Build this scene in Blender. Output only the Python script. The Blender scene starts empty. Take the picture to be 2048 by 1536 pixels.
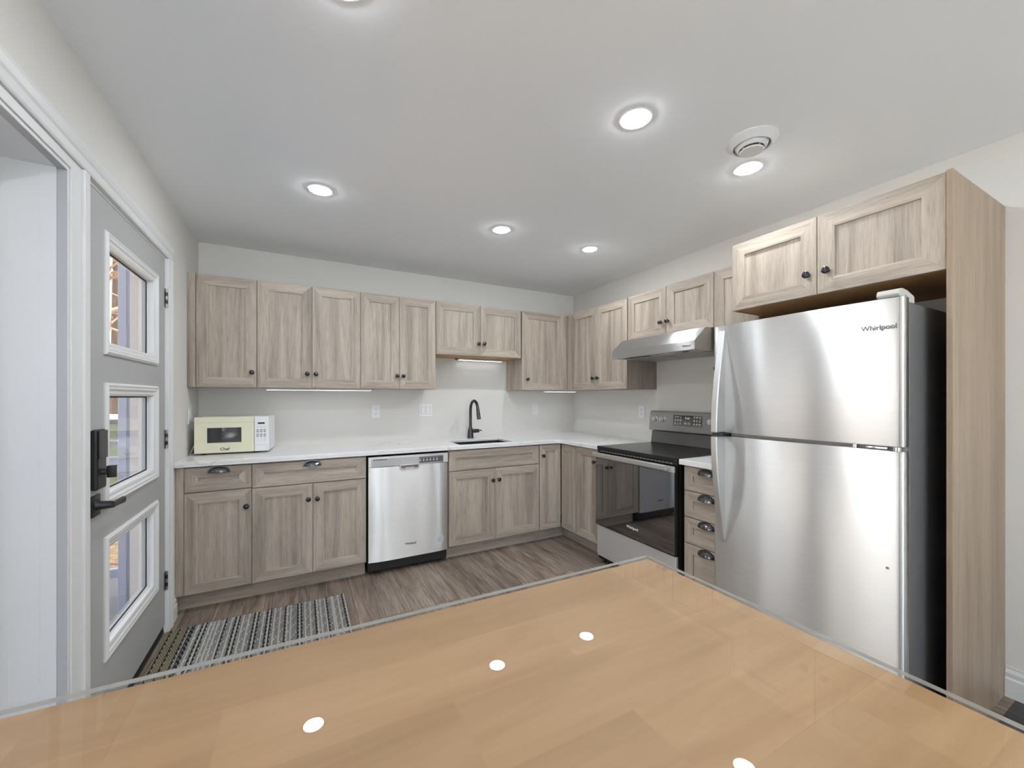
import bpy, bmesh, math, random
from mathutils import Vector, Matrix
random.seed(7)
S = bpy.context.scene
C = S.collection
PI = math.pi

# ------------------------------------------------------------------ camera
CAM_Z = 1.303
cam_d = bpy.data.cameras.new('camera')
cam = bpy.data.objects.new('camera', cam_d)
C.objects.link(cam)
cam.location = (0, 0, CAM_Z)
cam.rotation_euler = (PI / 2, 0, -0.488578)
cam_d.sensor_width = 36.0
cam_d.sensor_fit = 'HORIZONTAL'
cam_d.lens = 36.0 * 799.11 / 2048
cam_d.shift_y = (793.825 - 768) / 2048
cam_d.clip_start = 0.02
cam_d.clip_end = 200
S.camera = cam

# ------------------------------------------------------------------ exposure, world
S.view_settings.view_transform = 'Standard'
S.view_settings.look = 'None'
S.view_settings.gamma = 1
S.view_settings.use_curve_mapping = False
S.view_settings.exposure = 0.84
S.cycles.max_bounces = 10
S.cycles.diffuse_bounces = 6
S.cycles.glossy_bounces = 5
S.cycles.transparent_max_bounces = 12
S.cycles.sample_clamp_indirect = 6.0
S.cycles.use_denoising = True

SKY_STRENGTH = 3.0
SUN_ENERGY = 50.0
LAMP_EMISSION = 150.0
BAR_EMISSION = 2.5

w = bpy.data.worlds.new('sky')
S.world = w
w.use_nodes = True
nt = w.node_tree
for n in list(nt.nodes):
    nt.nodes.remove(n)
wo = nt.nodes.new('ShaderNodeOutputWorld')
bg = nt.nodes.new('ShaderNodeBackground')
bg.inputs['Strength'].default_value = SKY_STRENGTH
tc = nt.nodes.new('ShaderNodeTexCoord')
cl = nt.nodes.new('ShaderNodeTexNoise')
cl.inputs['Scale'].default_value = 3.5
cl.inputs['Detail'].default_value = 5
rp = nt.nodes.new('ShaderNodeValToRGB')
rp.color_ramp.elements[0].position = 0.38
rp.color_ramp.elements[0].color = (0.58, 0.76, 1.0, 1)
rp.color_ramp.elements[1].position = 0.55
rp.color_ramp.elements[1].color = (0.92, 0.97, 1.0, 1)
nt.links.new(tc.outputs['Generated'], cl.inputs['Vector'])
nt.links.new(cl.outputs['Fac'], rp.inputs['Fac'])
nt.links.new(rp.outputs['Color'], bg.inputs['Color'])
nt.links.new(bg.outputs['Background'], wo.inputs['Surface'])


def portal(name, loc, rot, sx, sy):
    d = bpy.data.lights.new(name, 'AREA')
    d.shape = 'RECTANGLE'
    d.size = sx
    d.size_y = sy
    d.cycles.is_portal = True
    o = bpy.data.objects.new(name, d)
    o.location = loc
    o.rotation_euler = rot
    C.objects.link(o)


# room
XL, XR, YB, YR, ZC = -0.653, 2.729, 3.656, -3.9, 2.436

sd = bpy.data.lights.new('sun', 'SUN')
sd.energy = SUN_ENERGY
sd.color = (0.90, 0.96, 1.0)
sd.angle = math.radians(1.0)
so = bpy.data.objects.new('sun', sd)
so.rotation_euler = Vector((-0.45, -0.62, -1.0)).to_track_quat('-Z', 'Y').to_euler()
C.objects.link(so)
portal('daylight_patio', (-0.90, 0.87, 1.02), (0, -PI / 2, 0), 2.0, 1.8)
portal('daylight_rear', (0.36, YR - 0.16, 1.21), (PI / 2, 0, 0), 1.88, 2.18)

# ------------------------------------------------------------------ materials
MATS = {}


class NT:
    def __init__(self, name):
        self.m = bpy.data.materials.new(name)
        self.m.use_nodes = True
        self.t = self.m.node_tree
        self.b = self.t.nodes['Principled BSDF']
        self.out = self.t.nodes['Material Output']

    def n(self, typ, **kw):
        nd = self.t.nodes.new('ShaderNode' + typ)
        for k, v in kw.items():
            setattr(nd, k, v)
        return nd

    def l(self, a, b):
        self.t.links.new(a, b)

    def set(self, **kw):
        for k, v in kw.items():
            k = k.replace('_', ' ')
            if k in ('Base Color',) and len(v) == 3:
                v = (*v, 1)
            self.b.inputs[k].default_value = v

    def pos(self, scale, rnd=0.0):
        g = self.n('NewGeometry')
        m = self.n('VectorMath', operation='MULTIPLY')
        self.l(g.outputs['Position'], m.inputs[0])
        m.inputs[1].default_value = scale
        last = m.outputs[0]
        if rnd:
            oi = self.n('ObjectInfo')
            a = self.n('VectorMath', operation='SCALE')
            a.inputs[0].default_value = (17.3 * rnd, 31.7 * rnd, 23.1 * rnd)
            self.l(oi.outputs['Random'], a.inputs['Scale'])
            s = self.n('VectorMath', operation='ADD')
            self.l(last, s.inputs[0])
            self.l(a.outputs[0], s.inputs[1])
            last = s.outputs[0]
        return last

    def noise(self, vec, detail=4, rough=0.55, dist=0.0, scale=1.0):
        n = self.n('TexNoise')
        n.inputs['Scale'].default_value = scale
        n.inputs['Detail'].default_value = detail
        n.inputs['Roughness'].default_value = rough
        n.inputs['Distortion'].default_value = dist
        self.l(vec, n.inputs['Vector'])
        return n.outputs['Fac']

    def ramp(self, fac, stops):
        r = self.n('ValToRGB')
        e = r.color_ramp.elements
        while len(e) < len(stops):
            e.new(0.5)
        for i, (p, c) in enumerate(stops):
            e[i].position = p
            e[i].color = (*c, 1) if len(c) == 3 else c
        self.l(fac, r.inputs['Fac'])
        return r.outputs['Color']

    def mix(self, a, b, fac, blend='MIX'):
        m = self.n('Mix', data_type='RGBA', blend_type=blend)
        for sock, v in ((m.inputs[0], fac), (m.inputs[6], a), (m.inputs[7], b)):
            if hasattr(v, 'links'):
                self.l(v, sock)
            else:
                sock.default_value = v if not isinstance(v, tuple) else (*v[:3], 1)
        return m.outputs[2]

    def bump(self, h, strength=0.2, dist=0.002):
        b = self.n('Bump')
        b.inputs['Strength'].default_value = strength
        b.inputs['Distance'].default_value = dist
        self.l(h, b.inputs['Height'])
        self.l(b.outputs['Normal'], self.b.inputs['Normal'])


def srgb(r, g, b):
    f = lambda c: c / 12.92 if c <= 0.04045 else ((c + 0.055) / 1.055) ** 2.4
    return (f(r / 255), f(g / 255), f(b / 255))


def simple(name, col, rough=0.5, metal=0.0, spec=0.5, coat=0.0, wob=0.0):
    m = NT(name)
    m.set(Base_Color=col, Roughness=rough, Metallic=metal)
    m.b.inputs['Specular IOR Level'].default_value = spec
    m.b.inputs['Coat Weight'].default_value = coat
    v = m.noise(m.pos((9, 9, 9)), 3)
    c = m.mix(tuple(x * (1 - wob) for x in col), tuple(min(1, x * (1 + wob)) for x in col), v)
    m.l(c, m.b.inputs['Base Color'])
    MATS[name] = m.m
    return m.m


def wood(name, mode, tint=1.0, warm=0.0):
    m = NT(name)
    big, small = 1.0, 0.055
    k = (big, big, small) if mode == 'v' else (small, small, big)
    f = lambda s: tuple(s * x for x in k)
    base = m.noise(m.pos(f(13), 1), 5, 0.6, 0.6)
    col = m.ramp(base, [(0.30, srgb(149, 136, 125)), (0.46, srgb(175, 163, 151)), (0.62, srgb(190, 178, 165)), (0.80, srgb(179, 166, 153))])
    fib = m.noise(m.pos(f(190), 1), 3, 0.6)
    fibc = m.ramp(fib, [(0.30, (0.70, 0.69, 0.68)), (0.52, (1, 1, 1)), (0.75, (1.05, 1.05, 1.05))])
    col = m.mix(col, fibc, 0.75, 'MULTIPLY')
    pat = m.noise(m.pos(f(9.0), 2), 3, 0.5, 1.2)
    patm = m.ramp(pat, [(0.48, (0, 0, 0)), (0.74, (0.85, 0.85, 0.85))])
    pores = m.noise(m.pos(f(75), 2), 4, 0.7)
    porem = m.ramp(pores, [(0.36, (0.30, 0.30, 0.30)), (0.62, (0.85, 0.85, 0.85))])
    mask = m.mix(patm, porem, 1.0, 'MULTIPLY')
    col = m.mix(col, srgb(118, 110, 103), mask)
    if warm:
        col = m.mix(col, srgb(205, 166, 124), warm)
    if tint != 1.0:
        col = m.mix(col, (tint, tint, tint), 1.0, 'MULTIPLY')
    m.l(col, m.b.inputs['Base Color'])
    m.set(Roughness=0.42)
    m.b.inputs['Specular IOR Level'].default_value = 0.35
    m.bump(fib, 0.12, 0.001)
    MATS[name] = m.m
    return m.m


WV = wood('greyed_oak_vertical', 'v', 0.93)
WH = wood('greyed_oak_horizontal', 'h', 0.93)
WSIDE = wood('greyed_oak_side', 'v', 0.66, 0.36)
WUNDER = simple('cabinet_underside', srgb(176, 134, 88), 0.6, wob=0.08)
DARKGAP = simple('dark_gap', (0.02, 0.02, 0.02), 0.8)

WALL = simple('greige_paint', srgb(221, 219, 215), 0.85, spec=0.2, wob=0.01)
CEILM = simple('ceiling_white', srgb(245, 248, 252), 0.9, spec=0.1, wob=0.005)
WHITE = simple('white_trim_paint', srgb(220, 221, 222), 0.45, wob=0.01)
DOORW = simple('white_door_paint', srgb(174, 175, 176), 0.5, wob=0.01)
PLASTIC = simple('white_plastic', srgb(232, 232, 234), 0.35)
SLOT = simple('slot_dark', (0.03, 0.03, 0.03), 0.6)
SEAMG = simple('seam_grey', srgb(150, 150, 150), 0.6)
BLACK = simple('black_satin_metal', (0.014, 0.014, 0.015), 0.38, 0.0, 0.5)
KNOBM = simple('black_polished_knob', (0.010, 0.010, 0.011), 0.16, 0.0, 0.6, 0.4)
CUPM = simple('black_chrome_pull', (0.16, 0.165, 0.175), 0.10, 0.9)
BLACKMETAL = simple('gunmetal', (0.075, 0.075, 0.075), 0.30, 0.9)
BLACKGLASS = simple('black_glass', (0.006, 0.006, 0.007), 0.03, 0.0, 0.5)
BLACKGLASS.node_tree.nodes['Principled BSDF'].inputs['IOR'].default_value = 3.2
BLACKENAMEL = simple('black_enamel', (0.012, 0.012, 0.012), 0.22, 0, 0.5)
BLACKPLASTIC = simple('black_plastic', (0.015, 0.015, 0.016), 0.5)
CHROME = simple('chrome', (0.78, 0.78, 0.78), 0.12, 1.0)
HINGE = simple('satin_nickel', (0.42, 0.42, 0.42), 0.35, 1.0)
CREAM = simple('yellowed_cream_plastic', srgb(228, 226, 200), 0.42, wob=0.03)
MWHITE = simple('appliance_white', srgb(236, 237, 239), 0.4)
TEXTD = simple('dark_lettering', (0.05, 0.05, 0.055), 0.5)
TEXTG = simple('grey_lettering', (0.20, 0.20, 0.21), 0.5)
TEXTW = simple('white_lettering', (0.75, 0.75, 0.75), 0.5)
STICKER = simple('pale_sticker', srgb(214, 217, 220), 0.45)
SIDEGREY = simple('appliance_side_grey', (0.16, 0.16, 0.165), 0.42, 0.2)
HINGECAP = simple('grey_hinge_cap', srgb(196, 196, 192), 0.45)
SINKM = simple('dark_composite_sink', (0.022, 0.022, 0.023), 0.45)
LEDBAR = simple('led_bar_white', srgb(232, 232, 232), 0.4)
RUBBER = simple('rubber_black', (0.012, 0.012, 0.012), 0.8)


def steel(name, col, rough, aniso=1.0, streak=True, metal=1.0):
    m = NT(name)
    m.set(Base_Color=col, Metallic=metal, Roughness=rough)
    m.b.inputs['Anisotropic'].default_value = aniso
    t = m.n('CombineXYZ')
    t.inputs[2].default_value = 1.0      # brushed across: reflections smear up and down
    m.l(t.outputs[0], m.b.inputs['Tangent'])
    if streak:
        v = m.noise(m.pos((3, 3, 420), 1), 3, 0.7)
        c = m.ramp(v, [(0.3, tuple(x * 0.96 for x in col)), (0.7, tuple(min(1, x * 1.02) for x in col))])
        m.l(c, m.b.inputs['Base Color'])
        r = m.n('MapRange')
        r.inputs[3].default_value = rough * 0.95
        r.inputs[4].default_value = rough * 1.06
        m.l(v, r.inputs[0])
        m.l(r.outputs[0], m.b.inputs['Roughness'])
        wv = m.noise(m.pos((5.0, 5.0, 1.3), 1), 1, 0.4)
        m.bump(wv, 0.35, 0.012)
    MATS[name] = m.m
    return m.m


STEEL = steel('brushed_stainless', (0.78, 0.78, 0.785), 0.36, metal=0.93)
STEELHOOD = steel('hood_stainless', (0.58, 0.58, 0.585), 0.34, metal=0.92)
STEELR = steel('silver_steel', (0.70, 0.70, 0.705), 0.40, metal=0.6)
STEELD = steel('brushed_stainless_dark', (0.46, 0.46, 0.465), 0.36, metal=0.8)
STEELH = steel('satin_handle', (0.70, 0.70, 0.70), 0.38, 0.3)

# glass: clear pane that lets light straight through
def pane_mat(name, tint, ior=1.5, rough=0.0):
    m = NT(name)
    m.t.nodes.remove(m.b)
    tr = m.n('BsdfTransparent')
    tr.inputs[0].default_value = (*tint, 1)
    gl = m.n('BsdfGlossy')
    gl.inputs['Roughness'].default_value = rough
    fr = m.n('Fresnel')
    fr.inputs['IOR'].default_value = ior
    mx = m.n('MixShader')
    ge = m.n('NewGeometry')
    inv = m.n('Math', operation='SUBTRACT'); inv.inputs[0].default_value = 1.0
    m.l(ge.outputs['Backfacing'], inv.inputs[1])
    mu = m.n('Math', operation='MULTIPLY')
    m.l(fr.outputs[0], mu.inputs[0]); m.l(inv.outputs[0], mu.inputs[1])
    m.l(mu.outputs[0], mx.inputs[0])
    m.l(tr.outputs[0], mx.inputs[1])
    m.l(gl.outputs[0], mx.inputs[2])
    m.l(mx.outputs[0], m.out.inputs['Surface'])
    MATS[name] = m.m
    return m.m


PANE = pane_mat('clear_pane', (0.96, 0.97, 0.98))
SHEET = pane_mat('clear_table_sheet', (0.97, 0.98, 0.975), 1.45)
SHEETEDGE = simple('clear_sheet_edge', srgb(176, 178, 178), 0.25)

# countertop quartz
m = NT('white_veined_quartz')
v1 = m.noise(m.pos((1.1, 1.7, 1.2)), 4, 0.5, 1.2)
d = m.n('Math', operation='SUBTRACT'); m.l(v1, d.inputs[0]); d.inputs[1].default_value = 0.5
a = m.n('Math', operation='ABSOLUTE'); m.l(d.outputs[0], a.inputs[0])
vein = m.ramp(a.outputs[0], [(0.0, (1, 1, 1)), (0.010, (0, 0, 0))])
msk = m.ramp(m.noise(m.pos((1.3, 1.3, 1.3)), 2), [(0.46, (0, 0, 0)), (0.66, (0.8, 0.8, 0.8))])
vv = m.mix(vein, msk, 1.0, 'MULTIPLY')
col = m.mix(srgb(230, 230, 231), srgb(184, 185, 187), vv)
m.l(col, m.b.inputs['Base Color'])
m.set(Roughness=0.22)
QUARTZ = m.m

# vinyl plank floor
def plank_floor(name, tones, dark):
    m = NT(name)
    g = m.n('NewGeometry')
    sp = m.n('SeparateXYZ'); m.l(g.outputs['Position'], sp.inputs[0])
    cb = m.n('CombineXYZ')
    m.l(sp.outputs['Y'], cb.inputs['X']); m.l(sp.outputs['X'], cb.inputs['Y'])
    br = m.n('TexBrick')
    br.offset = 0.37
    for k, v in (('Scale', 1.0), ('Brick Width', 1.22), ('Row Height', 0.152), ('Mortar Size', 0.0012), ('Mortar Smooth', 0.2), ('Bias', 0.0)):
        br.inputs[k].default_value = v
    br.inputs['Color1'].default_value = (0, 0, 0, 1)
    br.inputs['Color2'].default_value = (1, 1, 1, 1)
    br.inputs['Mortar'].default_value = (0.5, 0.5, 0.5, 1)
    m.l(cb.outputs[0], br.inputs['Vector'])
    off = m.n('VectorMath', operation='SCALE')
    m.l(br.outputs['Color'], off.inputs[0]); off.inputs['Scale'].default_value = 37.0
    def gn(sx, sy, det, rough=0.6, dist=0.0):
        mu = m.n('VectorMath', operation='MULTIPLY'); m.l(g.outputs['Position'], mu.inputs[0]); mu.inputs[1].default_value = (sx, sy, 1)
        ad = m.n('VectorMath', operation='ADD'); m.l(mu.outputs[0], ad.inputs[0]); m.l(off.outputs[0], ad.inputs[1])
        return m.noise(ad.outputs[0], det, rough, dist)
    n1 = gn(11, 1.3, 5, 0.6, 1.0)
    n2 = gn(120, 5, 4, 0.7, 0.4)
    n3 = gn(5, 1.6, 3, 0.5, 0.4)
    col = m.ramp(n1, [(0.28, tones[0]), (0.45, tones[1]), (0.60, tones[2]), (0.78, tones[3])])
    tint = m.ramp(br.outputs['Color'], [(0.0, (0.78, 0.76, 0.76)), (1.0, (1.12, 1.08, 1.04))])
    col = m.mix(col, tint, 1.0, 'MULTIPLY')
    fib = m.ramp(n2, [(0.34, (0.48, 0.47, 0.46)), (0.54, (1, 1, 1)), (0.70, (1.32, 1.31, 1.30))])
    col = m.mix(col, fib, 0.8, 'MULTIPLY')
    kn = m.ramp(n3, [(0.66, (0, 0, 0)), (0.76, (1, 1, 1))])
    col = m.mix(col, dark, m.mix((0, 0, 0), kn, 0.7))
    col = m.mix(col, (0.02, 0.017, 0.015), br.outputs['Fac'])
    m.l(col, m.b.inputs['Base Color'])
    m.set(Roughness=0.48)
    m.b.inputs['Specular IOR Level'].default_value = 0.35
    m.bump(n2, 0.25, 0.001)
    return m.m


FLOOR = plank_floor('brown_vinyl_plank', [srgb(100, 89, 82), srgb(133, 120, 109), srgb(156, 143, 132), srgb(122, 115, 111)], srgb(66, 57, 50))
FLOORD = plank_floor('charcoal_vinyl_plank', [srgb(52, 51, 53), srgb(68, 67, 70), srgb(84, 83, 86), srgb(74, 73, 76)], srgb(40, 39, 41))

# butcher block
m = NT('butcher_block')
g = m.n('NewGeometry')
br = m.n('TexBrick')
br.offset = 0.43
br.offset_frequency = 2
for k, v in (('Scale', 1.0), ('Brick Width', 0.38), ('Row Height', 0.098), ('Mortar Size', 0.0004), ('Mortar Smooth', 0.5)):
    br.inputs[k].default_value = v
br.inputs['Color1'].default_value = (0, 0, 0, 1)
br.inputs['Color2'].default_value = (1, 1, 1, 1)
br.inputs['Mortar'].default_value = (0.4, 0.4, 0.4, 1)
sh = m.n('VectorMath', operation='ADD'); m.l(g.outputs['Position'], sh.inputs[0]); sh.inputs[1].default_value = (3.11, 3.02, 0)
m.l(sh.outputs[0], br.inputs['Vector'])
off = m.n('VectorMath', operation='SCALE'); m.l(br.outputs['Color'], off.inputs[0]); off.inputs['Scale'].default_value = 21.0
def gn(sx, sy, det, rough=0.55, dist=0.0):
    mu = m.n('VectorMath', operation='MULTIPLY'); m.l(g.outputs['Position'], mu.inputs[0]); mu.inputs[1].default_value = (sx, sy, 1)
    ad = m.n('VectorMath', operation='ADD'); m.l(mu.outputs[0], ad.inputs[0]); m.l(off.outputs[0], ad.inputs[1])
    return m.noise(ad.outputs[0], det, rough, dist)
n1 = gn(2.2, 16, 4, 0.55, 0.8)
n2 = gn(5, 130, 3, 0.6)
n3 = gn(9, 40, 2)
col = m.ramp(n1, [(0.3, srgb(161, 123, 85)), (0.5, srgb(172, 135, 97)), (0.7, srgb(178, 142, 105))])
tint = m.ramp(br.outputs['Color'], [(0.0, (0.90, 0.885, 0.87)), (1.0, (1.03, 1.03, 1.03))])
col = m.mix(col, tint, 1.0, 'MULTIPLY')
col = m.mix(col, m.ramp(n2, [(0.3, (0.93, 0.92, 0.90)), (0.6, (1, 1, 1))]), 0.8, 'MULTIPLY')
col = m.mix(col, srgb(150, 104, 66), m.ramp(n3, [(0.76, (0, 0, 0)), (0.86, (0.8, 0.8, 0.8))]))
col = m.mix(col, srgb(170, 128, 86), m.mix((0, 0, 0), br.outputs['Fac'], 0.15))
m.l(col, m.b.inputs['Base Color'])
m.set(Roughness=0.5)
BUTCHER = m.m

# lamp lens
m = NT('lit_lamp_lens')
m.set(Base_Color=(0.9, 0.9, 0.9))
m.b.inputs['Emission Color'].default_value = (0.93, 0.975, 1.0, 1)
m.b.inputs['Emission Strength'].default_value = LAMP_EMISSION
LENS = m.m

m = NT('lit_bar_diffuser')
m.set(Base_Color=(0.9, 0.9, 0.9))
m.b.inputs['Emission Color'].default_value = (0.93, 0.975, 1.0, 1)
m.b.inputs['Emission Strength'].default_value = BAR_EMISSION
BARLIT = m.m

# rug yarns
YARN = [simple('yarn_grey', srgb(170, 168, 165), 0.95, wob=0.18), simple('yarn_white', srgb(222, 220, 216), 0.95, wob=0.08),
        simple('yarn_charcoal', srgb(52, 51, 54), 0.95, wob=0.25), simple('yarn_beige', srgb(158, 148, 122), 0.95, wob=0.2)]
# outside
PORCHW = simple('porch_white', srgb(164, 171, 190), 0.6, wob=0.01)
m = NT('leaf_litter')
n1 = m.noise(m.pos((7, 7, 7)), 8, 0.75)
m.l(m.ramp(n1, [(0.35, srgb(60, 46, 34)), (0.5, srgb(148, 118, 84)), (0.6, srgb(176, 150, 112)), (0.72, srgb(110, 116, 70))]), m.b.inputs['Base Color'])
m.set(Roughness=0.95)
LITTER = m.m
DECK = simple('grey_deck_board', srgb(112, 110, 114), 0.7, wob=0.12)
BARK = simple('tree_bark', srgb(112, 90, 70), 0.9, wob=0.4)
BARKD = simple('tree_bark_dark', srgb(70, 56, 46), 0.9, wob=0.4)
GREENP = simple('green_plastic', srgb(84, 96, 84), 0.6)
DARKLID = simple('slate_lid', srgb(56, 60, 66), 0.5)
GREYRAIL = simple('grey_rail', srgb(120, 124, 128), 0.6)


# ------------------------------------------------------------------ mesh builder
class MB:
    def __init__(self):
        self.v, self.f, self.mi, self.sm = [], [], [], []

    def quad(self, *p, mi=0, sm=False):
        i = len(self.v)
        self.v += [tuple(q) for q in p]
        self.f.append(tuple(range(i, i + len(p))))
        self.mi.append(mi)
        self.sm.append(sm)

    def box(self, x0, x1, y0, y1, z0, z1, mi=0, c=0.0):
        if x0 > x1: x0, x1 = x1, x0
        if y0 > y1: y0, y1 = y1, y0
        if z0 > z1: z0, z1 = z1, z0
        bm = bmesh.new()
        bmesh.ops.create_cube(bm, size=1)
        for q in bm.verts:
            q.co = ((x0 + x1) / 2 + q.co.x * (x1 - x0), (y0 + y1) / 2 + q.co.y * (y1 - y0), (z0 + z1) / 2 + q.co.z * (z1 - z0))
        if c:
            bmesh.ops.bevel(bm, geom=list(bm.edges), offset=min(c, 0.45 * min(x1 - x0, y1 - y0, z1 - z0)), segments=2, affect='EDGES', profile=0.5)
        self.add(bm, mi)
        return self

    def add(self, bm, mi=0, mat=None, sm=False):
        i = len(self.v)
        bm.verts.index_update()
        for q in bm.verts:
            co = mat @ q.co if mat else q.co
            self.v.append(tuple(co))
        for f in bm.faces:
            self.f.append(tuple(i + q.index for q in f.verts))
            self.mi.append(mi)
            self.sm.append(sm)
        bm.free()

    def prism(self, poly, a0, a1, axis='z', mi=0, c=0.0, sm=False):
        """poly: list of 2D points extruded along axis between a0 and a1"""
        bm = bmesh.new()
        def P(p, a):
            if axis == 'z': return (p[0], p[1], a)
            if axis == 'x': return (a, p[0], p[1])
            return (p[0], a, p[1])
        lo = [bm.verts.new(P(p, a0)) for p in poly]
        hi = [bm.verts.new(P(p, a1)) for p in poly]
        n = len(poly)
        bm.faces.new(lo)
        bm.faces.new(hi)
        for k in range(n):
            bm.faces.new((lo[k], lo[(k + 1) % n], hi[(k + 1) % n], hi[k]))
        bmesh.ops.recalc_face_normals(bm, faces=list(bm.faces))
        if c:
            bmesh.ops.bevel(bm, geom=[e for e in bm.edges if abs(e.calc_face_angle(0)) > 0.6], offset=c, segments=2, affect='EDGES', profile=0.5)
        self.add(bm, mi, sm=sm)
        return self

    def lathe(self, prof, center, axis='z', seg=24, mi=0, a0=0.0, a1=2 * PI):
        """prof: list of (r, h); revolved about an axis through center"""
        bm = bmesh.new()
        full = abs(a1 - a0 - 2 * PI) < 1e-6
        cnt = seg if full else seg + 1
        rings = []
        for r, h in prof:
            ring = []
            if r < 1e-7:
                v = self._ax(axis, 0, 0, h)
                vv = bm.verts.new(v)
                ring = [vv] * cnt
            else:
                for k in range(cnt):
                    t = a0 + (a1 - a0) * k / seg
                    ring.append(bm.verts.new(self._ax(axis, r * math.cos(t), r * math.sin(t), h)))
            rings.append(ring)
        for a, b in zip(rings, rings[1:]):
            for k in range(seg):
                k2 = (k + 1) % cnt
                vs = []
                for q in (a[k], a[k2], b[k2], b[k]):
                    if q not in vs: vs.append(q)
                if len(vs) > 2:
                    try: bm.faces.new(vs)
                    except ValueError: pass
        bmesh.ops.recalc_face_normals(bm, faces=list(bm.faces))
        self.add(bm, mi, Matrix.Translation(center), True)
        return self

    @staticmethod
    def _ax(axis, a, b, h):
        if axis == 'z': return (a, b, h)
        if axis == 'x': return (h, a, b)
        return (a, h, b)

    def tube(self, path, r, seg=10, mi=0, cap=True):
        path = [Vector(p) for p in path]
        rr = r if isinstance(r, (list, tuple)) else [r] * len(path)
        bm = bmesh.new()
        rings = []
        up = None
        for i, p in enumerate(path):
            t = (path[min(i + 1, len(path) - 1)] - path[max(i - 1, 0)]).normalized()
            if up is None:
                up = Vector((0, 0, 1)) if abs(t.z) < 0.9 else Vector((1, 0, 0))
            s = t.cross(up).normalized()
            up = s.cross(t).normalized()
            rings.append([bm.verts.new(p + rr[i] * (math.cos(2 * PI * k / seg) * s + math.sin(2 * PI * k / seg) * up)) for k in range(seg)])
        for a, b in zip(rings, rings[1:]):
            for k in range(seg):
                bm.faces.new((a[k], a[(k + 1) % seg], b[(k + 1) % seg], b[k]))
        if cap:
            bm.faces.new(rings[0]); bm.faces.new(rings[-1])
        bmesh.ops.recalc_face_normals(bm, faces=list(bm.faces))
        self.add(bm, mi, None, True)
        return self

    def build(self, name, mats, parent=None):
        me = bpy.data.meshes.new(name)
        me.from_pydata(self.v, [], self.f)
        if not isinstance(mats, (list, tuple)): mats = [mats]
        for q in mats: me.materials.append(q)
        for p, mi, s in zip(me.polygons, self.mi, self.sm):
            p.material_index = mi
            p.use_smooth = s
        me.update()
        if any(self.sm):
            me.set_sharp_from_angle(angle=math.radians(38))
        o = bpy.data.objects.new(name, me)
        C.objects.link(o)
        if parent: o.parent = parent
        return o


def tag(o, label=None, cat=None, group=None, kind=None):
    if label: o['label'] = label
    if cat: o['category'] = cat
    if group: o['group'] = group
    if kind: o['kind'] = kind
    return o


def thing(name, label, cat, loc, rz=0.0, group=None):
    o = bpy.data.objects.new(name, None)
    o.empty_display_size = 0.05
    C.objects.link(o)
    o.location = loc
    o.rotation_euler = (0, 0, rz)
    return tag(o, label, cat, group)


def box(name, mat, parent, *a, c=0.0):
    return MB().box(*a, c=c).build(name, mat, parent)


def structure(o, label=None, cat=None):
    o['kind'] = 'structure'
    if label: o['label'] = label
    if cat: o['category'] = cat
    return o


def text_mesh(name, s, size, mat, parent, origin, xdir=(1, 0, 0), zdir=(0, 0, 1), depth=0.0006, shear=0.0, align='CENTER', bold=0.0):
    """lettering in the plane of xdir / zdir"""
    cu = bpy.data.curves.new(name, 'FONT')
    cu.body = s
    cu.size = size
    cu.align_x = align
    cu.align_y = 'CENTER'
    cu.extrude = depth
    cu.shear = shear
    cu.offset = bold
    cu.resolution_u = 4
    tmp = bpy.data.objects.new(name, cu)
    C.objects.link(tmp)
    dg = bpy.context.evaluated_depsgraph_get()
    me = bpy.data.meshes.new_from_object(tmp.evaluated_get(dg))
    bpy.data.objects.remove(tmp)
    bpy.data.curves.remove(cu)
    x = Vector(xdir).normalized(); z = Vector(zdir).normalized(); n = x.cross(z)
    M = Matrix(((x.x, z.x, n.x, origin[0]), (x.y, z.y, n.y, origin[1]), (x.z, z.z, n.z, origin[2]), (0, 0, 0, 1)))
    me.transform(M)
    me.materials.clear()
    me.materials.append(mat)
    me.name = name
    o = bpy.data.objects.new(name, me)
    C.objects.link(o)
    if parent: o.parent = parent
    return o


# ------------------------------------------------------------------ room shell
T = 0.15
KIT_Y = 0.50
structure(MB().box(XL - T, XR + T, KIT_Y, YB + T, -0.10, 0.0).build('floor', FLOOR), 'brown plank floor in the kitchen', 'floor')
structure(MB().box(XL - T, XR + T, -0.9, KIT_Y, -0.10, 0.0).build('floor_hall', FLOORD), 'charcoal plank floor beside the fridge end panel', 'floor')
structure(MB().box(XL - T, XR + T, YR - T, -0.9, -0.10, 0.0).build('floor_rear', simple('pale_bounce_floor', srgb(214, 208, 200), 0.95, wob=0.04)), 'unseen rear floor made pale to bounce light onto the ceiling', 'floor')  # invented pale floor behind the camera, lifts the ceiling by bounce
structure(MB().box(XL - T, XR + T, YR - T, YB + T, ZC, ZC + 0.12).build('ceiling', CEILM), 'flat white ceiling', 'ceiling')
structure(MB().box(XL - T, XR + T, YB, YB + T, 0, ZC).build('wall_back', WALL), 'greige wall behind the sink run', 'wall')
structure(MB().box(XR, XR + T, YR - T, YB, 0, ZC).build('wall_right', WALL), 'greige wall behind the range and fridge', 'wall')
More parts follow.
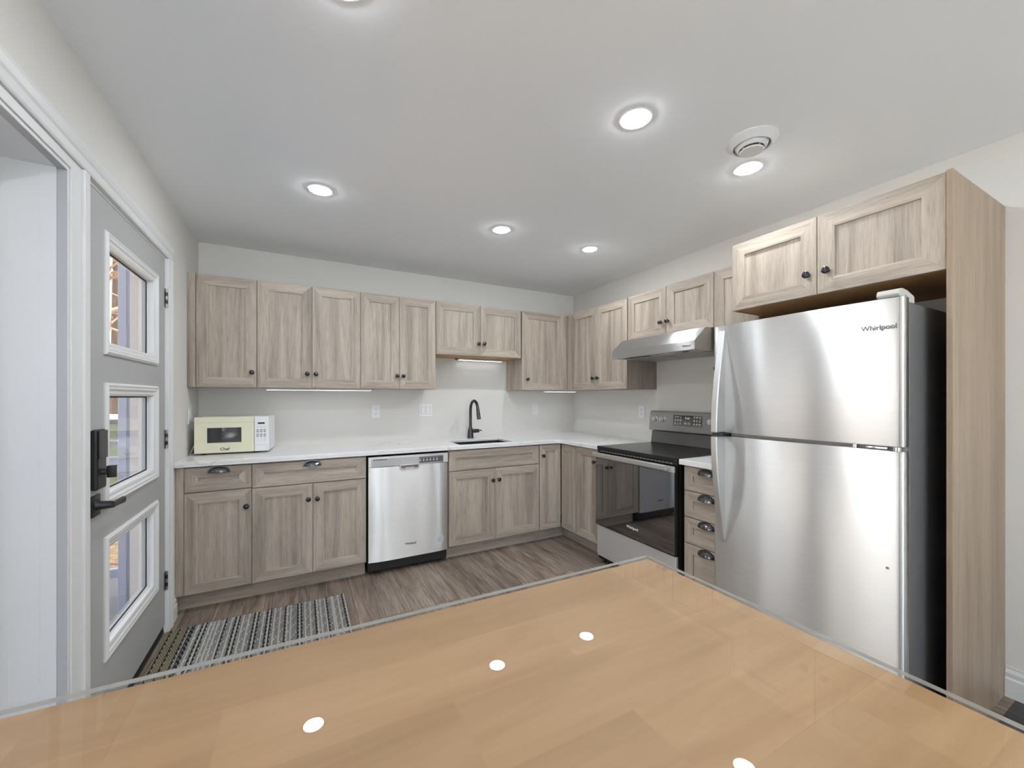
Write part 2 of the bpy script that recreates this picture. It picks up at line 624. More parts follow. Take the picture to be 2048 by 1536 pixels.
# left wall: openings for the entry door and the patio door
DY0, DY1, DZ = 1.868, 2.850, 2.068      # entry door opening
PY0, PY1, PZ = -0.05, 1.790, 2.027      # patio door opening
mb = MB()
mb.box(XL - T, XL, DY1, YB, 0, ZC)
mb.box(XL - T, XL, PY1 + 0.012, DY0, 0, ZC)
mb.box(XL - T, XL, DY0, DY1, DZ, ZC)
mb.box(XL - T, XL, PY0, PY1 + 0.012, PZ + 0.012, ZC)
mb.box(XL - T, XL, YR, PY0 - 0.012, 0, ZC)
structure(mb.build('wall_left', WALL), 'greige wall around the entry door', 'wall')
mb = MB()
mb.box(XL, -0.58, YR - T, YR, 0, ZC)
mb.box(1.30, XR, YR - T, YR, 0, ZC)
mb.box(-0.58, 1.30, YR - T, YR, 0, 0.12)
mb.box(-0.58, 1.30, YR - T, YR, 2.30, ZC)
structure(mb.build('wall_rear', WALL), 'greige wall facing the kitchen', 'wall')
for i, (hw, loc, rz, lb) in enumerate(((0.94, (0.36, YR, 0.12), PI, 'large unseen window added to the wall facing the kitchen for daylight'),)):  # window added behind the camera to let daylight into the kitchen
    r = structure(thing('window_%d' % (i + 2), lb, 'window', loc, rz))
    mb = MB()
    for x0, x1, z0, z1 in ((-hw, -hw + 0.07, 0, 2.18), (hw - 0.07, hw, 0, 2.18), (-hw + 0.07, hw - 0.07, 0, 0.07), (-hw + 0.07, hw - 0.07, 2.11, 2.18), (-0.04, 0.04, 0.07, 2.11)):
        mb.box(x0, x1, -0.005, 0.11, z0, z1, c=0.003)
    mb.build('window_frame', WHITE, r)
    box('glass_pane', PANE, r, -hw + 0.07, hw - 0.07, 0.070, 0.075, 0.07, 2.11)


r = structure(thing('added_dark_door', 'unseen brown double door added to darken the dishwasher reflection', 'door', (XR, -2.40, 0), -PI / 2))  # added out of view, only gives the dishwasher something dark to reflect
for x0 in (-0.80, 0.004):
    mb = MB(); mb.box(x0, x0 + 0.796, -0.035, -0.001, 0.01, 2.05, c=0.003)
    d_ = mb.build('door_slab', simple('added_door_brown', srgb(92, 74, 60), 0.4, wob=0.15), r)
    for z0, z1 in ((0.15, 0.95), (1.05, 1.95)):
        MB().box(x0 + 0.12, x0 + 0.676, -0.042, -0.034, z0, z1, c=0.003).build('door_panel', MATS['added_door_brown'], d_)


def base_profile(h=0.13, t=0.014):
    return [(0, 0), (t, 0), (t, h * 0.60), (t * 0.62, h * 0.66), (t * 0.72, h * 0.80), (t * 0.30, h * 0.92), (t * 0.30, h), (0, h)]


# baseboards
mb = MB(); mb.prism([(XR - a, z) for a, z in base_profile()], -1.55, 0.530, 'y')
structure(mb.build('baseboard_right', WHITE), 'white baseboard beside the fridge end panel', 'baseboard')
mb = MB(); mb.prism([(XL + a, z) for a, z in base_profile()], 2.935, 3.018, 'y')
structure(mb.build('baseboard_left', WHITE), 'short white baseboard between the door casing and the base cabinets', 'baseboard')

# casing around both left-wall openings
def casing_prof(sgn, inner, width, zp):
    # across the width (inner -> outer), out from the wall
    return [(inner, 0.0), (inner, 0.012), (inner + sgn * 0.006, 0.015), (inner + sgn * width * 0.45, 0.012), (inner + sgn * width * 0.55, 0.016), (inner + sgn * width * 0.8, 0.020), (inner + sgn * width, 0.018), (inner + sgn * width, 0.0)]
CW = 0.070
mb = MB()
mb.prism([(XL + p, y) for y, p in casing_prof(1, DY1 + 0.004, CW, 0)], 0.0, DZ + 0.003, 'z')
structure(mb.build('trim_1', WHITE), 'white casing on the hinge side of the entry door', 'trim')
mb = MB()
mb.prism([(XL + p, z) for z, p in casing_prof(1, DZ + 0.004, CW + 0.010, 0)], PY0 - 0.09, DY1 + 0.004 + CW, 'y')
structure(mb.build('trim_2', WHITE), 'long white head casing over the entry and patio doors', 'trim')
mb = MB()
mb.box(XL, XL + 0.014, 1.868, 1.908, 0, DZ + 0.003, c=0.003)
mb.box(XL, XL + 0.005, 1.802, 1.868, 0, DZ + 0.003, c=0.001)
structure(mb.build('trim_3', WHITE), 'white mullion board between the entry door and the patio door', 'trim')
mb = MB()
mb.box(XL, XL + 0.005, PY0 - 0.02, 1.802, PZ + 0.012, DZ + 0.003, c=0.001)
structure(mb.build('trim_4', WHITE), 'flat white board above the patio door opening', 'trim')

# ------------------------------------------------------------------ patio door (left of the frame)
r = structure(thing('window_1', 'tall white patio door unit with deep ribbed jamb at the left edge of the photo', 'patio door', (XL, 0.87, 0)))
def W(y): return y - 0.87
mb = MB()
# far jamb: faces the camera; ribs along it
mb.box(-0.0, -0.024, W(PY1), W(PY1) + 0.012, 0, PZ + 0.012)
mb.box(-0.024, -0.165, W(PY1) - 0.004, W(PY1) + 0.012, 0, PZ + 0.012)
for x in (-0.060, -0.125):
    mb.box(x, x - 0.004, W(PY1) - 0.0047, W(PY1) - 0.004, 0, PZ)
# near jamb and head
mb.box(0, -0.165, W(PY0) - 0.012, W(PY0), 0, PZ + 0.012)
mb.box(0, -0.165, W(PY0), W(PY1), PZ, PZ + 0.012)
mb.box(0, -0.165, W(PY0), W(PY1), 0.0, 0.025)
mb.build('jamb', WHITE, r)
mb = MB()
mb.box(-0.0235, -0.001, W(PY1) - 0.0015, W(PY1), 0.0, PZ)
mb.box(-0.0235, -0.001, W(PY0), W(PY1), PZ - 0.0015, PZ)
mb.build('weatherstrip', simple('grey_weatherstrip', srgb(176, 177, 179), 0.6), r)
for nm, y0, y1, x in (('fixed_sash', 0.86, PY1 - 0.008, -0.145), ('sliding_sash', PY0 + 0.004, 0.93, -0.185)):
    mb = MB()
    for a0, a1, z0, z1 in ((y0, y0 + 0.075, 0.027, PZ - 0.004), (y1 - 0.075, y1, 0.027, PZ - 0.004), (y0 + 0.075, y1 - 0.075, 0.027, 0.12), (y0 + 0.075, y1 - 0.075, PZ - 0.09, PZ - 0.004)):
        mb.box(x, x - 0.035, W(a0), W(a1), z0, z1, c=0.003)
    s = mb.build(nm, WHITE, r)
    MB().box(x - 0.015, x - 0.020, W(y0 + 0.07), W(y1 - 0.07), 0.115, PZ - 0.085).build('glass_pane', PANE, s)

# ------------------------------------------------------------------ entry door
DX = XL - 0.003
r = structure(thing('door_1', 'white entry door with three stacked glass lites and black lock set', 'door', (DX, 0, 0)))
mb = MB()
mb.box(-0.10, 0.001, DY0 - 0.0, 1.908, 0.0, DZ)         # latch jamb
mb.box(-0.10, 0.001, 2.846, DY1, 0.0, DZ)
mb.box(-0.10, 0.001, 1.908, 2.846, 2.061, DZ)
mb.build('door_frame', WHITE, r)
LI = [(1.513, 1.890), (0.930, 1.310), (0.343, 0.720)]
LY0, LY1 = 2.110, 2.648
SY0, SY1, SZ0, SZ1 = 1.911, 2.842, 0.052, 2.058
mb = MB()
mb.box(-0.045, 0, SY0, LY0, SZ0, SZ1)
mb.box(-0.045, 0, LY1, SY1, SZ0, SZ1)
zs = [SZ0] + [q for l in reversed(LI) for q in l] + [SZ1]
for z0, z1 in zip(zs[0::2], zs[1::2]):
    mb.box(-0.045, 0, LY0, LY1, z0, z1)
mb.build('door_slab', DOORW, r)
for z0, z1 in LI:
    mb = MB()
    b = 0.048
    # stepped moulding ring, swept profile: (offset from opening, height)
    prof = [(b, 0.000), (b, 0.006), (b - 0.010, 0.013), (b - 0.016, 0.010), (b - 0.024, 0.010), (b - 0.032, 0.004), (0.006, 0.004), (-0.0015, 0.001), (-0.0015, -0.022), (-0.005, -0.0235), (-0.005, -0.0270)]
    loops = []
    for o_, h in prof:
        loops.append([(h, LY0 - o_, z0 - o_), (h, LY1 + o_, z0 - o_), (h, LY1 + o_, z1 + o_), (h, LY0 - o_, z1 + o_)])
    for A, B in zip(loops, loops[1:]):
        for k in range(4):
            mb.quad(A[k], A[(k + 1) % 4], B[(k + 1) % 4], B[k])
    mo = mb.build('lite_moulding', WHITE, r)
    MB().box(-0.0300, -0.0275, LY0 + 0.0005, LY1 - 0.0005, z0 + 0.0005, z1 - 0.0005).build('glass_pane', PANE, mo)
    mb = MB()
    for a0, a1, c0, c1 in ((LY0 + 0.004, LY0 + 0.010, z0 + 0.004, z1 - 0.004), (LY1 - 0.010, LY1 - 0.004, z0 + 0.004, z1 - 0.004), (LY0 + 0.010, LY1 - 0.010, z0 + 0.004, z0 + 0.010), (LY0 + 0.010, LY1 - 0.010, z1 - 0.010, z1 - 0.004)):
        mb.box(-0.0274, -0.0245, a0, a1, c0, c1)
    mb.build('gasket', RUBBER, mo)
mb = MB()
mb.box(-0.044, -0.006, SY0 + 0.002, SY1 - 0.002, 0.022, SZ0 - 0.0005)
mb.build('door_sweep', RUBBER, r)
mb = MB()
mb.box(-0.10, -0.004, 1.908, 2.846, 0.0, 0.020, c=0.004)
mb.build('threshold', BLACKPLASTIC, r)
for zc in (1.850, 1.070, 0.290):
    mb = MB()
    for k in range(5):
        z0 = zc - 0.052 + k * 0.0208
        mb.lathe([(0.0, z0), (0.0062, z0), (0.0062, z0 + 0.0196), (0.0, z0 + 0.0196)], (0.0066, 2.8465, 0), seg=12, mi=k % 2)
    mb.box(0.0005, 0.0018, 2.822, 2.8465, zc - 0.05, zc + 0.05, mi=0)
    mb.build('hinge', [HINGE, BLACKMETAL], r)
# keypad lock
mb = MB()
mb.box(0.0, 0.022, 1.945, 2.025, 0.968, 1.185, c=0.008)
mb.box(0.022, 0.026, 1.949, 2.021, 1.080, 1.181, c=0.003)
kp = mb.build('keypad_lock', BLACK, r)
mb = MB()
mb.lathe([(0.0, 0.022), (0.012, 0.022), (0.010, 0.036), (0, 0.036)], (0, 1.985, 1.030), 'x', 16)
mb.prism([(1.979, 1.008), (1.991, 1.008), (1.994, 1.052), (1.976, 1.052)], 0.034, 0.060, 'x', c=0.003)
mb.build('thumb_turn', BLACK, kp)
mb = MB()
mb.box(0.0, 0.009, 1.945, 2.012, 0.872, 0.948, c=0.002)
mb.lathe([(0.0, 0.009), (0.020, 0.009), (0.016, 0.018), (0.013, 0.052), (0, 0.052)], (0, 1.979, 0.910), 'x', 20)
hb = mb.build('door_handle', BLACK, r)
mb = MB()
mb.prism([(1.967, 0.922), (1.967, 0.899), (2.010, 0.898), (2.075, 0.894), (2.082, 0.898), (2.082, 0.914), (2.075, 0.919), (2.010, 0.921)], 0.046, 0.060, 'x', c=0.004)
mb.build('lever', BLACK, hb)
mb = MB()
mb.prism([(0.0, 0.908 + 0.026 * math.cos(t)) if False else (1.914 + 0.010 * math.sin(t), 0.905 + 0.028 * math.cos(t)) for t in [PI * k / 10 for k in range(11)]], -0.0005, 0.0008, 'x')
mb.build('latch_plate', HINGE, r)

# ------------------------------------------------------------------ cabinets
def shaker(mb, x0, x1, z0, z1, yf, th=0.019, fw=0.058, fz=None, horiz=False):
    """door or drawer front, front face at local y = yf; material 0 vertical, 1 horizontal grain"""
    fz = fz or fw
    c = 0.0018
    def L(ix, iz, y): return [(x0 + ix, y, z0 + iz), (x1 - ix, y, z0 + iz), (x1 - ix, y, z1 - iz), (x0 + ix, y, z1 - iz)]
    pm = 1 if horiz else 0
    bk = L(0, 0, yf + th)
    sd = L(0, 0, yf + c)
    fr = L(c, c, yf)
    i1 = L(fw, fz, yf)
    i2 = L(fw + 0.009, fz + 0.009, yf + 0.0016)
    i3 = L(fw + 0.0094, fz + 0.0094, yf + 0.0095)
    mats = [1, 0, 1, 0]
    for A, B in ((bk, sd), (sd, fr), (fr, i1), (i1, i2), (i2, i3)):
        for k in range(4):
            mb.quad(A[k], A[(k + 1) % 4], B[(k + 1) % 4], B[k], mi=mats[k])
    mb.quad(*i3, mi=pm)
    mb.quad(*reversed(bk), mi=pm)


def add_knob(parent, x, y, z):
    mb = MB()
    mb.lathe([(0, 0), (0.0095, 0), (0.0095, -0.003), (0.006, -0.006), (0.0058, -0.013), (0.0125, -0.016), (0.0163, -0.021), (0.0155, -0.026), (0.010, -0.0295), (0, -0.031)], (x, y, z), 'y', 20)
    return mb.build('knob', KNOBM, parent)


def add_cup(parent, x, y, z, a=0.052, h=0.034, p=0.027):
    mb = MB()
    n, k = 20, 8
    def pt(i, j, s):
        t = PI * i / n; f = (PI / 2) * j / k
        rr = math.sin(t)
        return (x + (a - s) * math.cos(t), y - (p - s) * rr * math.sin(f) - 0.0001, z + (h - s) * rr * math.cos(f))
    for s, flip in ((0, False), (0.0022, True)):
        for i in range(n):
            for j in range(k):
                q = [pt(i, j, s), pt(i + 1, j, s), pt(i + 1, j + 1, s), pt(i, j + 1, s)]
                mb.quad(*(q if not flip else q[::-1]), sm=True)
    for i in range(n):
        mb.quad(pt(i, k, 0), pt(i + 1, k, 0), pt(i + 1, k, 0.0022), pt(i, k, 0.0022))
    # back flange
    fl = [(x + (a + 0.007) * math.cos(PI * i / n), z + (h + 0.006) * math.sin(PI * i / n)) for i in range(n + 1)] + [(x - a - 0.007, z - 0.004), (x + a + 0.007, z - 0.004)]
    mb.prism(fl, y - 0.0022, y, 'y')
    return mb.build('cup_pull', CUPM, parent)


def door_part(parent, x0, x1, z0, z1, yf, knob=None, fw=0.058):
    mb = MB(); shaker(mb, x0, x1, z0, z1, yf, fw=fw)
    o = mb.build('door', [WV, WH], parent)
    if knob: add_knob(o, knob[0], yf, knob[1])
    return o


def drawer_part(parent, x0, x1, z0, z1, yf, cup=None, fw=0.058, fz=0.046, name='drawer', **k):
    mb = MB(); shaker(mb, x0, x1, z0, z1, yf, fw=fw, fz=fz, horiz=True)
    o = mb.build(name, [WV, WH], parent)
    if cup: add_cup(o, cup[0], yf, cup[1], **k)
    return o


UB, UT = 1.368, 2.122          # wall cabinets bottom, top
UF = 3.311                     # wall cabinet door face on the back run
UK = 1.473
G = 0.0012


def upper(name_label, x0, x1, z0, z1, doors, group='wall cabinets on the back wall', depth=None, right=False, face=None, fill=None, under=None):
    """doors: (xa, xb, knob_x or None, knob_z).  x is world X on the back run; on the right run it is -Y."""
    return None


GB = 'wall cabinets on the back wall'
GR = 'wall cabinets on the right wall'


def wall_cab(label, x0, x1, z0, z1, doors, group, rz=0.0, wall=YB, face=UF, fillers=(), c0=None, c1=None, loc=None, cback=None, under=None):
    """local x = along the run, local y = 0 at wall, negative to the room."""
    xo = (x0 + x1) / 2
    if rz == 0:
        loc = (xo, wall - 0.001, z0)
    else:
        loc = (wall - 0.001, -xo, z0)
    t = thing('wall_cabinet', label, 'cabinet', loc, rz, group)
    yf = -(wall - 0.001 - face)
    lx = lambda x: x - xo
    c0 = x0 if c0 is None else c0
    c1 = x1 if c1 is None else c1
    cb = 0.0 if cback is None else cback
    mb = MB()
    mb.box(lx(c0), lx(c1), yf + 0.0205, cb, 0.004 if under else 0.0, z1 - z0)
    carc = mb.build('carcass', WV, t)
    if under:
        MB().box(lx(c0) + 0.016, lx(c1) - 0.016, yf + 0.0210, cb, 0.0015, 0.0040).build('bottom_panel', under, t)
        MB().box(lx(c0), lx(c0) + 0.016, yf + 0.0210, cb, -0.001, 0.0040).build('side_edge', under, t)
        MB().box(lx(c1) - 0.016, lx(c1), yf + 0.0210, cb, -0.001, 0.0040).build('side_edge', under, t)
    for xa, xb, kx, kz in doors:
        door_part(t, lx(xa) + G, lx(xb) - G, 0.001, z1 - z0 - 0.001, yf, None if kx is None else (lx(kx), kz - z0))
    for xa, xb in fillers:
        MB().box(lx(xa), lx(xb), yf + 0.006, yf + 0.0203, 0, z1 - z0, c=0.001).build('filler_strip', WV, t)
    return t


wall_cab('greyed oak wall cabinet with one door, above the microwave against the door wall', -0.652, -0.265, UB, UT, [(-0.606, -0.265, -0.293, UK)], GB, fillers=[(-0.652, -0.608)], c0=-0.650, c1=-0.2655)
wall_cab('greyed oak two-door wall cabinet, second along the back wall from the entry door', -0.264, 0.420, UB, UT, [(-0.264, 0.081, 0.050, UK), (0.081, 0.420, 0.107, UK)], GB, c0=-0.2645, c1=0.4195)
wall_cab('narrow two-door greyed oak wall cabinet directly beside the short one over the sink', 0.420, 1.024, UB, UT, [(0.420, 0.720, 0.699, UK), (0.720, 1.024, 0.748, UK)], GB, c0=0.4205, c1=1.0235)
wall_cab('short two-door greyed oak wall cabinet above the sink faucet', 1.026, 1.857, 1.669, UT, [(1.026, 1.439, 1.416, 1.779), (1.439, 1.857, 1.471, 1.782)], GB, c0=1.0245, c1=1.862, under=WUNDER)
wall_cab('single-door greyed oak wall cabinet in the corner, right of the sink', 1.866, 2.727, UB, UT, [(1.868, 2.335, 1.922, UK)], GB, fillers=[(2.337, 2.400)], c0=1.876, c1=2.7275)
# right wall run: local x = -Y
wall_cab('tall two-door greyed oak wall cabinet between the corner and the range hood', -3.313, -2.464, UB, UT, [(-3.226, -2.848, -2.887, UK), (-2.848, -2.464, -2.822, UK)], GR, -PI / 2, XR, 2.384, fillers=[(-3.309, -3.228)], c0=-3.328, c1=-2.4645)
wall_cab('short two-door greyed oak wall cabinet above the range hood', -2.455, -1.684, 1.758, UT, [(-2.455, -2.067, -2.109, 1.858), (-2.067, -1.684, -2.047, 1.859)], GR, -PI / 2, XR, 2.384, c0=-2.4635, c1=-1.6845)
wall_cab('narrow greyed oak wall cabinet squeezed between the hood and the fridge cabinet', -1.682, -1.392, UB, UT, [(-1.682, -1.392, -1.650, 1.485)], GR, -PI / 2, XR, 2.384, c0=-1.6835, c1=-1.3925)
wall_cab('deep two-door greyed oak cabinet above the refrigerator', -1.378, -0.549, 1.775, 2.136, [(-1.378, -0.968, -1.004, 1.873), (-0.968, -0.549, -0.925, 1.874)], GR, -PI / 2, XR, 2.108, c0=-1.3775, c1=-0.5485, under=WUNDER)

# end panel
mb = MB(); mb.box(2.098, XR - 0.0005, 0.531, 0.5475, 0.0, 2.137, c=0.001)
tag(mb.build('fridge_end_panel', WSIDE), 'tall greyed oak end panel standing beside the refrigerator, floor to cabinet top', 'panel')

# base cabinets
BF = 3.023
GBB = 'base cabinets under the back counter'
GBR = 'base cabinets under the right counter'
BT, BB = 0.874, 0.115


def base_cab(label, x0, x1, group, rz=0.0, wall=YB, face=BF, c0=None, c1=None, toe=0.085, top=0.882, open_top=False, t0=None, t1=None):
    xo = (x0 + x1) / 2
    loc = (xo, wall - 0.001, 0) if rz == 0 else (wall - 0.001, -xo, 0)
    t = thing('base_cabinet', label, 'cabinet', loc, rz, group)
    yf = -(wall - 0.001 - face)
    lx = lambda x: x - xo
    c0 = x0 if c0 is None else c0
    c1 = x1 if c1 is None else c1
    mb = MB()
    if open_top:
        mb.box(lx(c0), lx(c0) + 0.018, yf + 0.0205, 0, 0.113, top)
        mb.box(lx(c1) - 0.018, lx(c1), yf + 0.0205, 0, 0.113, top)
        mb.box(lx(c0) + 0.018, lx(c1) - 0.018, -0.012, 0, 0.113, top)
        mb.box(lx(c0) + 0.018, lx(c1) - 0.018, yf + 0.0205, -0.012, 0.113, 0.131)
        mb.box(lx(c0) + 0.018, lx(c1) - 0.018, yf + 0.0205, yf + 0.024, 0.131, top)
    else:
        mb.box(lx(c0), lx(c1), yf + 0.0205, 0, 0.113, top)
    mb.build('carcass', WV, t)
    MB().box(lx(c0 if t0 is None else t0), lx(c1 if t1 is None else t1), yf + toe, yf + toe + 0.016, 0.0, 0.1125).build('toe_kick', WH, t)
    return t, lx, yf


t, lx, yf = base_cab('greyed oak base cabinet with one drawer and one door, beside the entry door', -0.652, -0.269, GBB, c0=-0.650, c1=-0.2695)
MB().box(lx(-0.652), lx(-0.611), yf + 0.005, yf + 0.0203, 0.113, 0.882, c=0.001).build('filler_strip', WV, t)
drawer_part(t, lx(-0.609), lx(-0.270), 0.727, 0.874, yf, (lx(-0.438), 0.838), fz=0.054)
door_part(t, lx(-0.609), lx(-0.270), BB, 0.722, yf, (lx(-0.297), 0.614))
t, lx, yf = base_cab('wide greyed oak base cabinet with one long drawer over two doors, left of the dishwasher', -0.268, 0.424, GBB, c0=-0.2685, c1=0.424)
drawer_part(t, lx(-0.267), lx(0.421), 0.722, 0.872, yf, (lx(0.076), 0.838), fz=0.050)
door_part(t, lx(-0.267), lx(0.0785), BB, 0.717, yf, (lx(0.052), 0.616))
door_part(t, lx(0.081), lx(0.421), BB, 0.717, yf, (lx(0.106), 0.614))
t, lx, yf = base_cab('greyed oak sink base cabinet with two doors, right of the dishwasher', 1.040, 1.882, GBB, open_top=True)
drawer_part(t, lx(1.043), lx(1.879), 0.712, 0.872, yf, name='false_drawer_front', fz=0.050)
door_part(t, lx(1.043), lx(1.445), BB, 0.707, yf, (lx(1.421), 0.610))
door_part(t, lx(1.447), lx(1.879), BB, 0.707, yf, (lx(1.477), 0.612))
t, lx, yf = base_cab('narrow greyed oak base cabinet with a slim door, in the inner corner', 1.8835, 2.113, GBB, c1=2.124, t1=2.200)
door_part(t, lx(1.887), lx(2.112), BB, BT, yf, (lx(1.917), 0.778), fw=0.050)
RF = 2.116
t, lx, yf = base_cab('greyed oak corner base cabinet with two door leaves, left of the range', -3.020, -2.488, GBR, -PI / 2, XR, RF, c0=-3.040, c1=-2.488, t0=-3.107)
door_part(t, lx(-3.017), lx(-2.802), BB, BT, yf, None, fw=0.050)
door_part(t, lx(-2.800), lx(-2.493), BB, BT, yf, (lx(-2.543), 0.776), fw=0.055)
t, lx, yf = base_cab('greyed oak base cabinet with four stacked drawers between the range and the refrigerator', -1.702, -1.392, GBR, -PI / 2, XR, RF)
for z0, z1, cz in ((0.727, 0.874, 0.838), (0.565, 0.723, 0.686), (0.403, 0.561, 0.525), (0.115, 0.399, 0.360)):
    drawer_part(t, lx(-1.695), lx(-1.396), z0, z1, yf, (lx(-1.540), cz), fw=0.052, fz=0.048)

# ------------------------------------------------------------------ countertops
CZ0, CZ1 = 0.883, 0.916
CSL = 0.896          # underside of the 2 cm slab behind its deeper front edge
SX0, SX1, SY_0, SY_1 = 1.148, 1.645, 3.052, 3.385
def slab_cut(outer, holes, z0, z1):
    bm = bmesh.new()
    es = []
    for loop in [outer] + holes:
        vs = [bm.verts.new((x, y, z0)) for x, y in loop]
        for i in range(len(vs)):
            es.append(bm.edges.new((vs[i], vs[(i + 1) % len(vs)])))
    bmesh.ops.triangle_fill(bm, use_beauty=True, use_dissolve=False, edges=es)
    r_ = bmesh.ops.extrude_face_region(bm, geom=list(bm.faces))
    for v in r_['geom']:
        if isinstance(v, bmesh.types.BMVert): v.co.z = z1
    bmesh.ops.recalc_face_normals(bm, faces=list(bm.faces))
    return bm


ic = []
rr = 0.05
for k in range(7):
    a = PI / 2 * k / 6
    ic.append((2.087 - rr + rr * math.sin(a), 3.001 - rr + rr * math.cos(a)))
outer = [(XL + 0.0005, 3.001)] + ic + [(2.087, 2.4815), (XR - 0.0005, 2.4815), (XR - 0.0005, YB - 0.0005), (XL + 0.0005, YB - 0.0005)]
bm = slab_cut(outer, [[(SX0, SY_0), (SX1, SY_0), (SX1, SY_1), (SX0, SY_1)]], CSL, CZ1)
mb = MB(); mb.add(bm)
mb.prism([(XL + 0.0005, 3.001)] + ic + [(2.087, 2.4815), (2.117, 2.4815), (2.117, 3.031), (XL + 0.0005, 3.031)], CZ0, CSL, 'z')
o = tag(mb.build('countertop', QUARTZ), 'long white veined L-shaped quartz countertop running around the corner', 'countertop')
bv = o.modifiers.new('edge', 'BEVEL'); bv.width = 0.003; bv.segments = 2; bv.limit_method = 'ANGLE'
mb = MB(); mb.box(2.087, XR - 0.0005, 1.392, 1.7115, CZ0, CZ1, c=0.003)
tag(mb.build('countertop', QUARTZ), 'short white countertop piece between the range and the refrigerator', 'countertop')

# sink
t = thing('sink', 'small dark undermount sink set in the white countertop', 'sink', ((SX0 + SX1) / 2, (SY_0 + SY_1) / 2, 0.72))
hw, hd = (SX1 - SX0) / 2 + 0.004, (SY_1 - SY_0) / 2 + 0.004
mb = MB()
zt = CSL - 0.72 - 0.001
mb.box(-hw, hw, -hd, hd, 0, 0.002)
mb.box(-hw - 0.002, -hw, -hd, hd, 0, zt); mb.box(hw, hw + 0.002, -hd, hd, 0, zt)
mb.box(-hw, hw, -hd - 0.002, -hd, 0, zt); mb.box(-hw, hw, hd, hd + 0.002, 0, zt)
mb.build('basin', SINKM, t)
MB().lathe([(0, 0.0022), (0.040, 0.0022), (0.040, 0.005), (0.030, 0.004), (0, 0.0035)], (0, 0, 0)).build('drain', CHROME, t)

# faucet
t = thing('faucet', 'black pull-down kitchen faucet with a tall curved neck behind the sink', 'faucet', (1.421, 3.507, CZ1))
MB().lathe([(0, 0), (0.030, 0), (0.030, 0.004), (0.0285, 0.010), (0.027, 0.055), (0.024, 0.078), (0.0165, 0.098), (0.0145, 0.104), (0, 0.104)], (0, 0, 0)).build('faucet_body', BLACKMETAL, t)
R = 0.088
path = [(0, 0, 0.100), (0, 0, 0.16), (0, 0, 0.22), (0, 0, 0.255)]
for k in range(1, 15):
    a = PI * 0.94 * k / 14
    path.append((0, -R + R * math.cos(a), 0.262 + R * math.sin(a)))
MB().tube(path, 0.0135, 14).build('neck', BLACKMETAL, t)
e = Vector(path[-1]); dr = (Vector(path[-1]) - Vector(path[-2])).normalized()
mb = MB(); mb.tube([e - dr * 0.002, e + dr * 0.03, e + dr * 0.06, e + dr * 0.095], [0.0150, 0.0158, 0.0172, 0.0182], 14)
sh_ = mb.build('spray_head', BLACKMETAL, t)
MB().box(-0.006, 0.006, e.y + 0.012, e.y + 0.020, e.z - 0.058, e.z - 0.030, c=0.002).build('spray_button', BLACKPLASTIC, sh_)
mb = MB()
mb.tube([(0.020, 0, 0.066), (0.030, 0, 0.066), (0.058, 0, 0.066), (0.084, 0, 0.066)], [0.017, 0.019, 0.019, 0.0175], 16)
mb.tube([(0.082, 0, 0.067), (0.100, -0.002, 0.068), (0.112, -0.003, 0.069)], [0.006, 0.0055, 0.0075], 10)
mb.build('handle', BLACKMETAL, t)

# ------------------------------------------------------------------ wall plates
def plate(label, kind, loc, rz, name='wall_outlet', w=0.074, h=0.117, grp=None):
    t = thing(name, label, 'outlet' if name == 'wall_outlet' else 'light switch', loc, rz, grp)
    MB().box(-w / 2, w / 2, -0.006, 0, -h / 2, h / 2, c=0.003).build('cover_plate', PLASTIC, t)
    if kind == 'duplex':
        for s in (-1, 1):
            mb = MB()
            mb.box(-0.017, 0.017, -0.0075, -0.0055, s * 0.0195 - 0.014, s * 0.0195 + 0.014, c=0.003)
            ob = mb.build('receptacle', PLASTIC, t)
            mb = MB()
            mb.box(-0.0075, -0.0055, -0.0080, -0.0074, s * 0.0195 - 0.001, s * 0.0195 + 0.008)
            mb.box(0.0055, 0.0075, -0.0080, -0.0074, s * 0.0195 - 0.001, s * 0.0195 + 0.007)
            mb.lathe([(0, -0.0080), (0.0024, -0.0080), (0.0024, -0.0074), (0, -0.0074)], (0, 0, s * 0.0195 - 0.007), 'y', 10)
            mb.build('slots', SLOT, ob)
    elif kind == 'decora':
        MB().box(-0.017, 0.017, -0.0075, -0.0055, -0.034, 0.034, c=0.002).build('receptacle', PLASTIC, t)
        for s in (-1, 1):
            mb = MB()
            mb.box(-0.0075, 0.0075, -0.0078, -0.0074, s * 0.019 - 0.0035, s * 0.019 - 0.0025)
            mb.box(-0.0075, -0.0055, -0.0080, -0.0074, s * 0.019 - 0.003, s * 0.019 + 0.008)
            mb.box(0.0055, 0.0075, -0.0080, -0.0074, s * 0.019 - 0.003, s * 0.019 + 0.007)
            mb.build('slots', SEAMG, t)
    else:
        n = kind
        for i in range(n):
            x = (i - (n - 1) / 2) * 0.046
            mb = MB()
            mb.prism([(-0.0055, -0.033), (-0.0075, -0.033), (-0.0095, 0.033), (-0.0055, 0.033)], x - 0.0165, x + 0.0165, 'x', c=0.001)
            mb.build('rocker', PLASTIC, t)
            mb = MB()
            for a0, a1, b0, b1 in ((-0.019, -0.0175, -0.036, 0.036), (0.0175, 0.019, -0.036, 0.036), (-0.0175, 0.0175, -0.036, -0.0345), (-0.0175, 0.0175, 0.0345, 0.036)):
                mb.box(x + a0, x + a1, -0.0066, -0.0058, b0, b1)
            mb.build('rocker_surround', SEAMG, t)
    return t


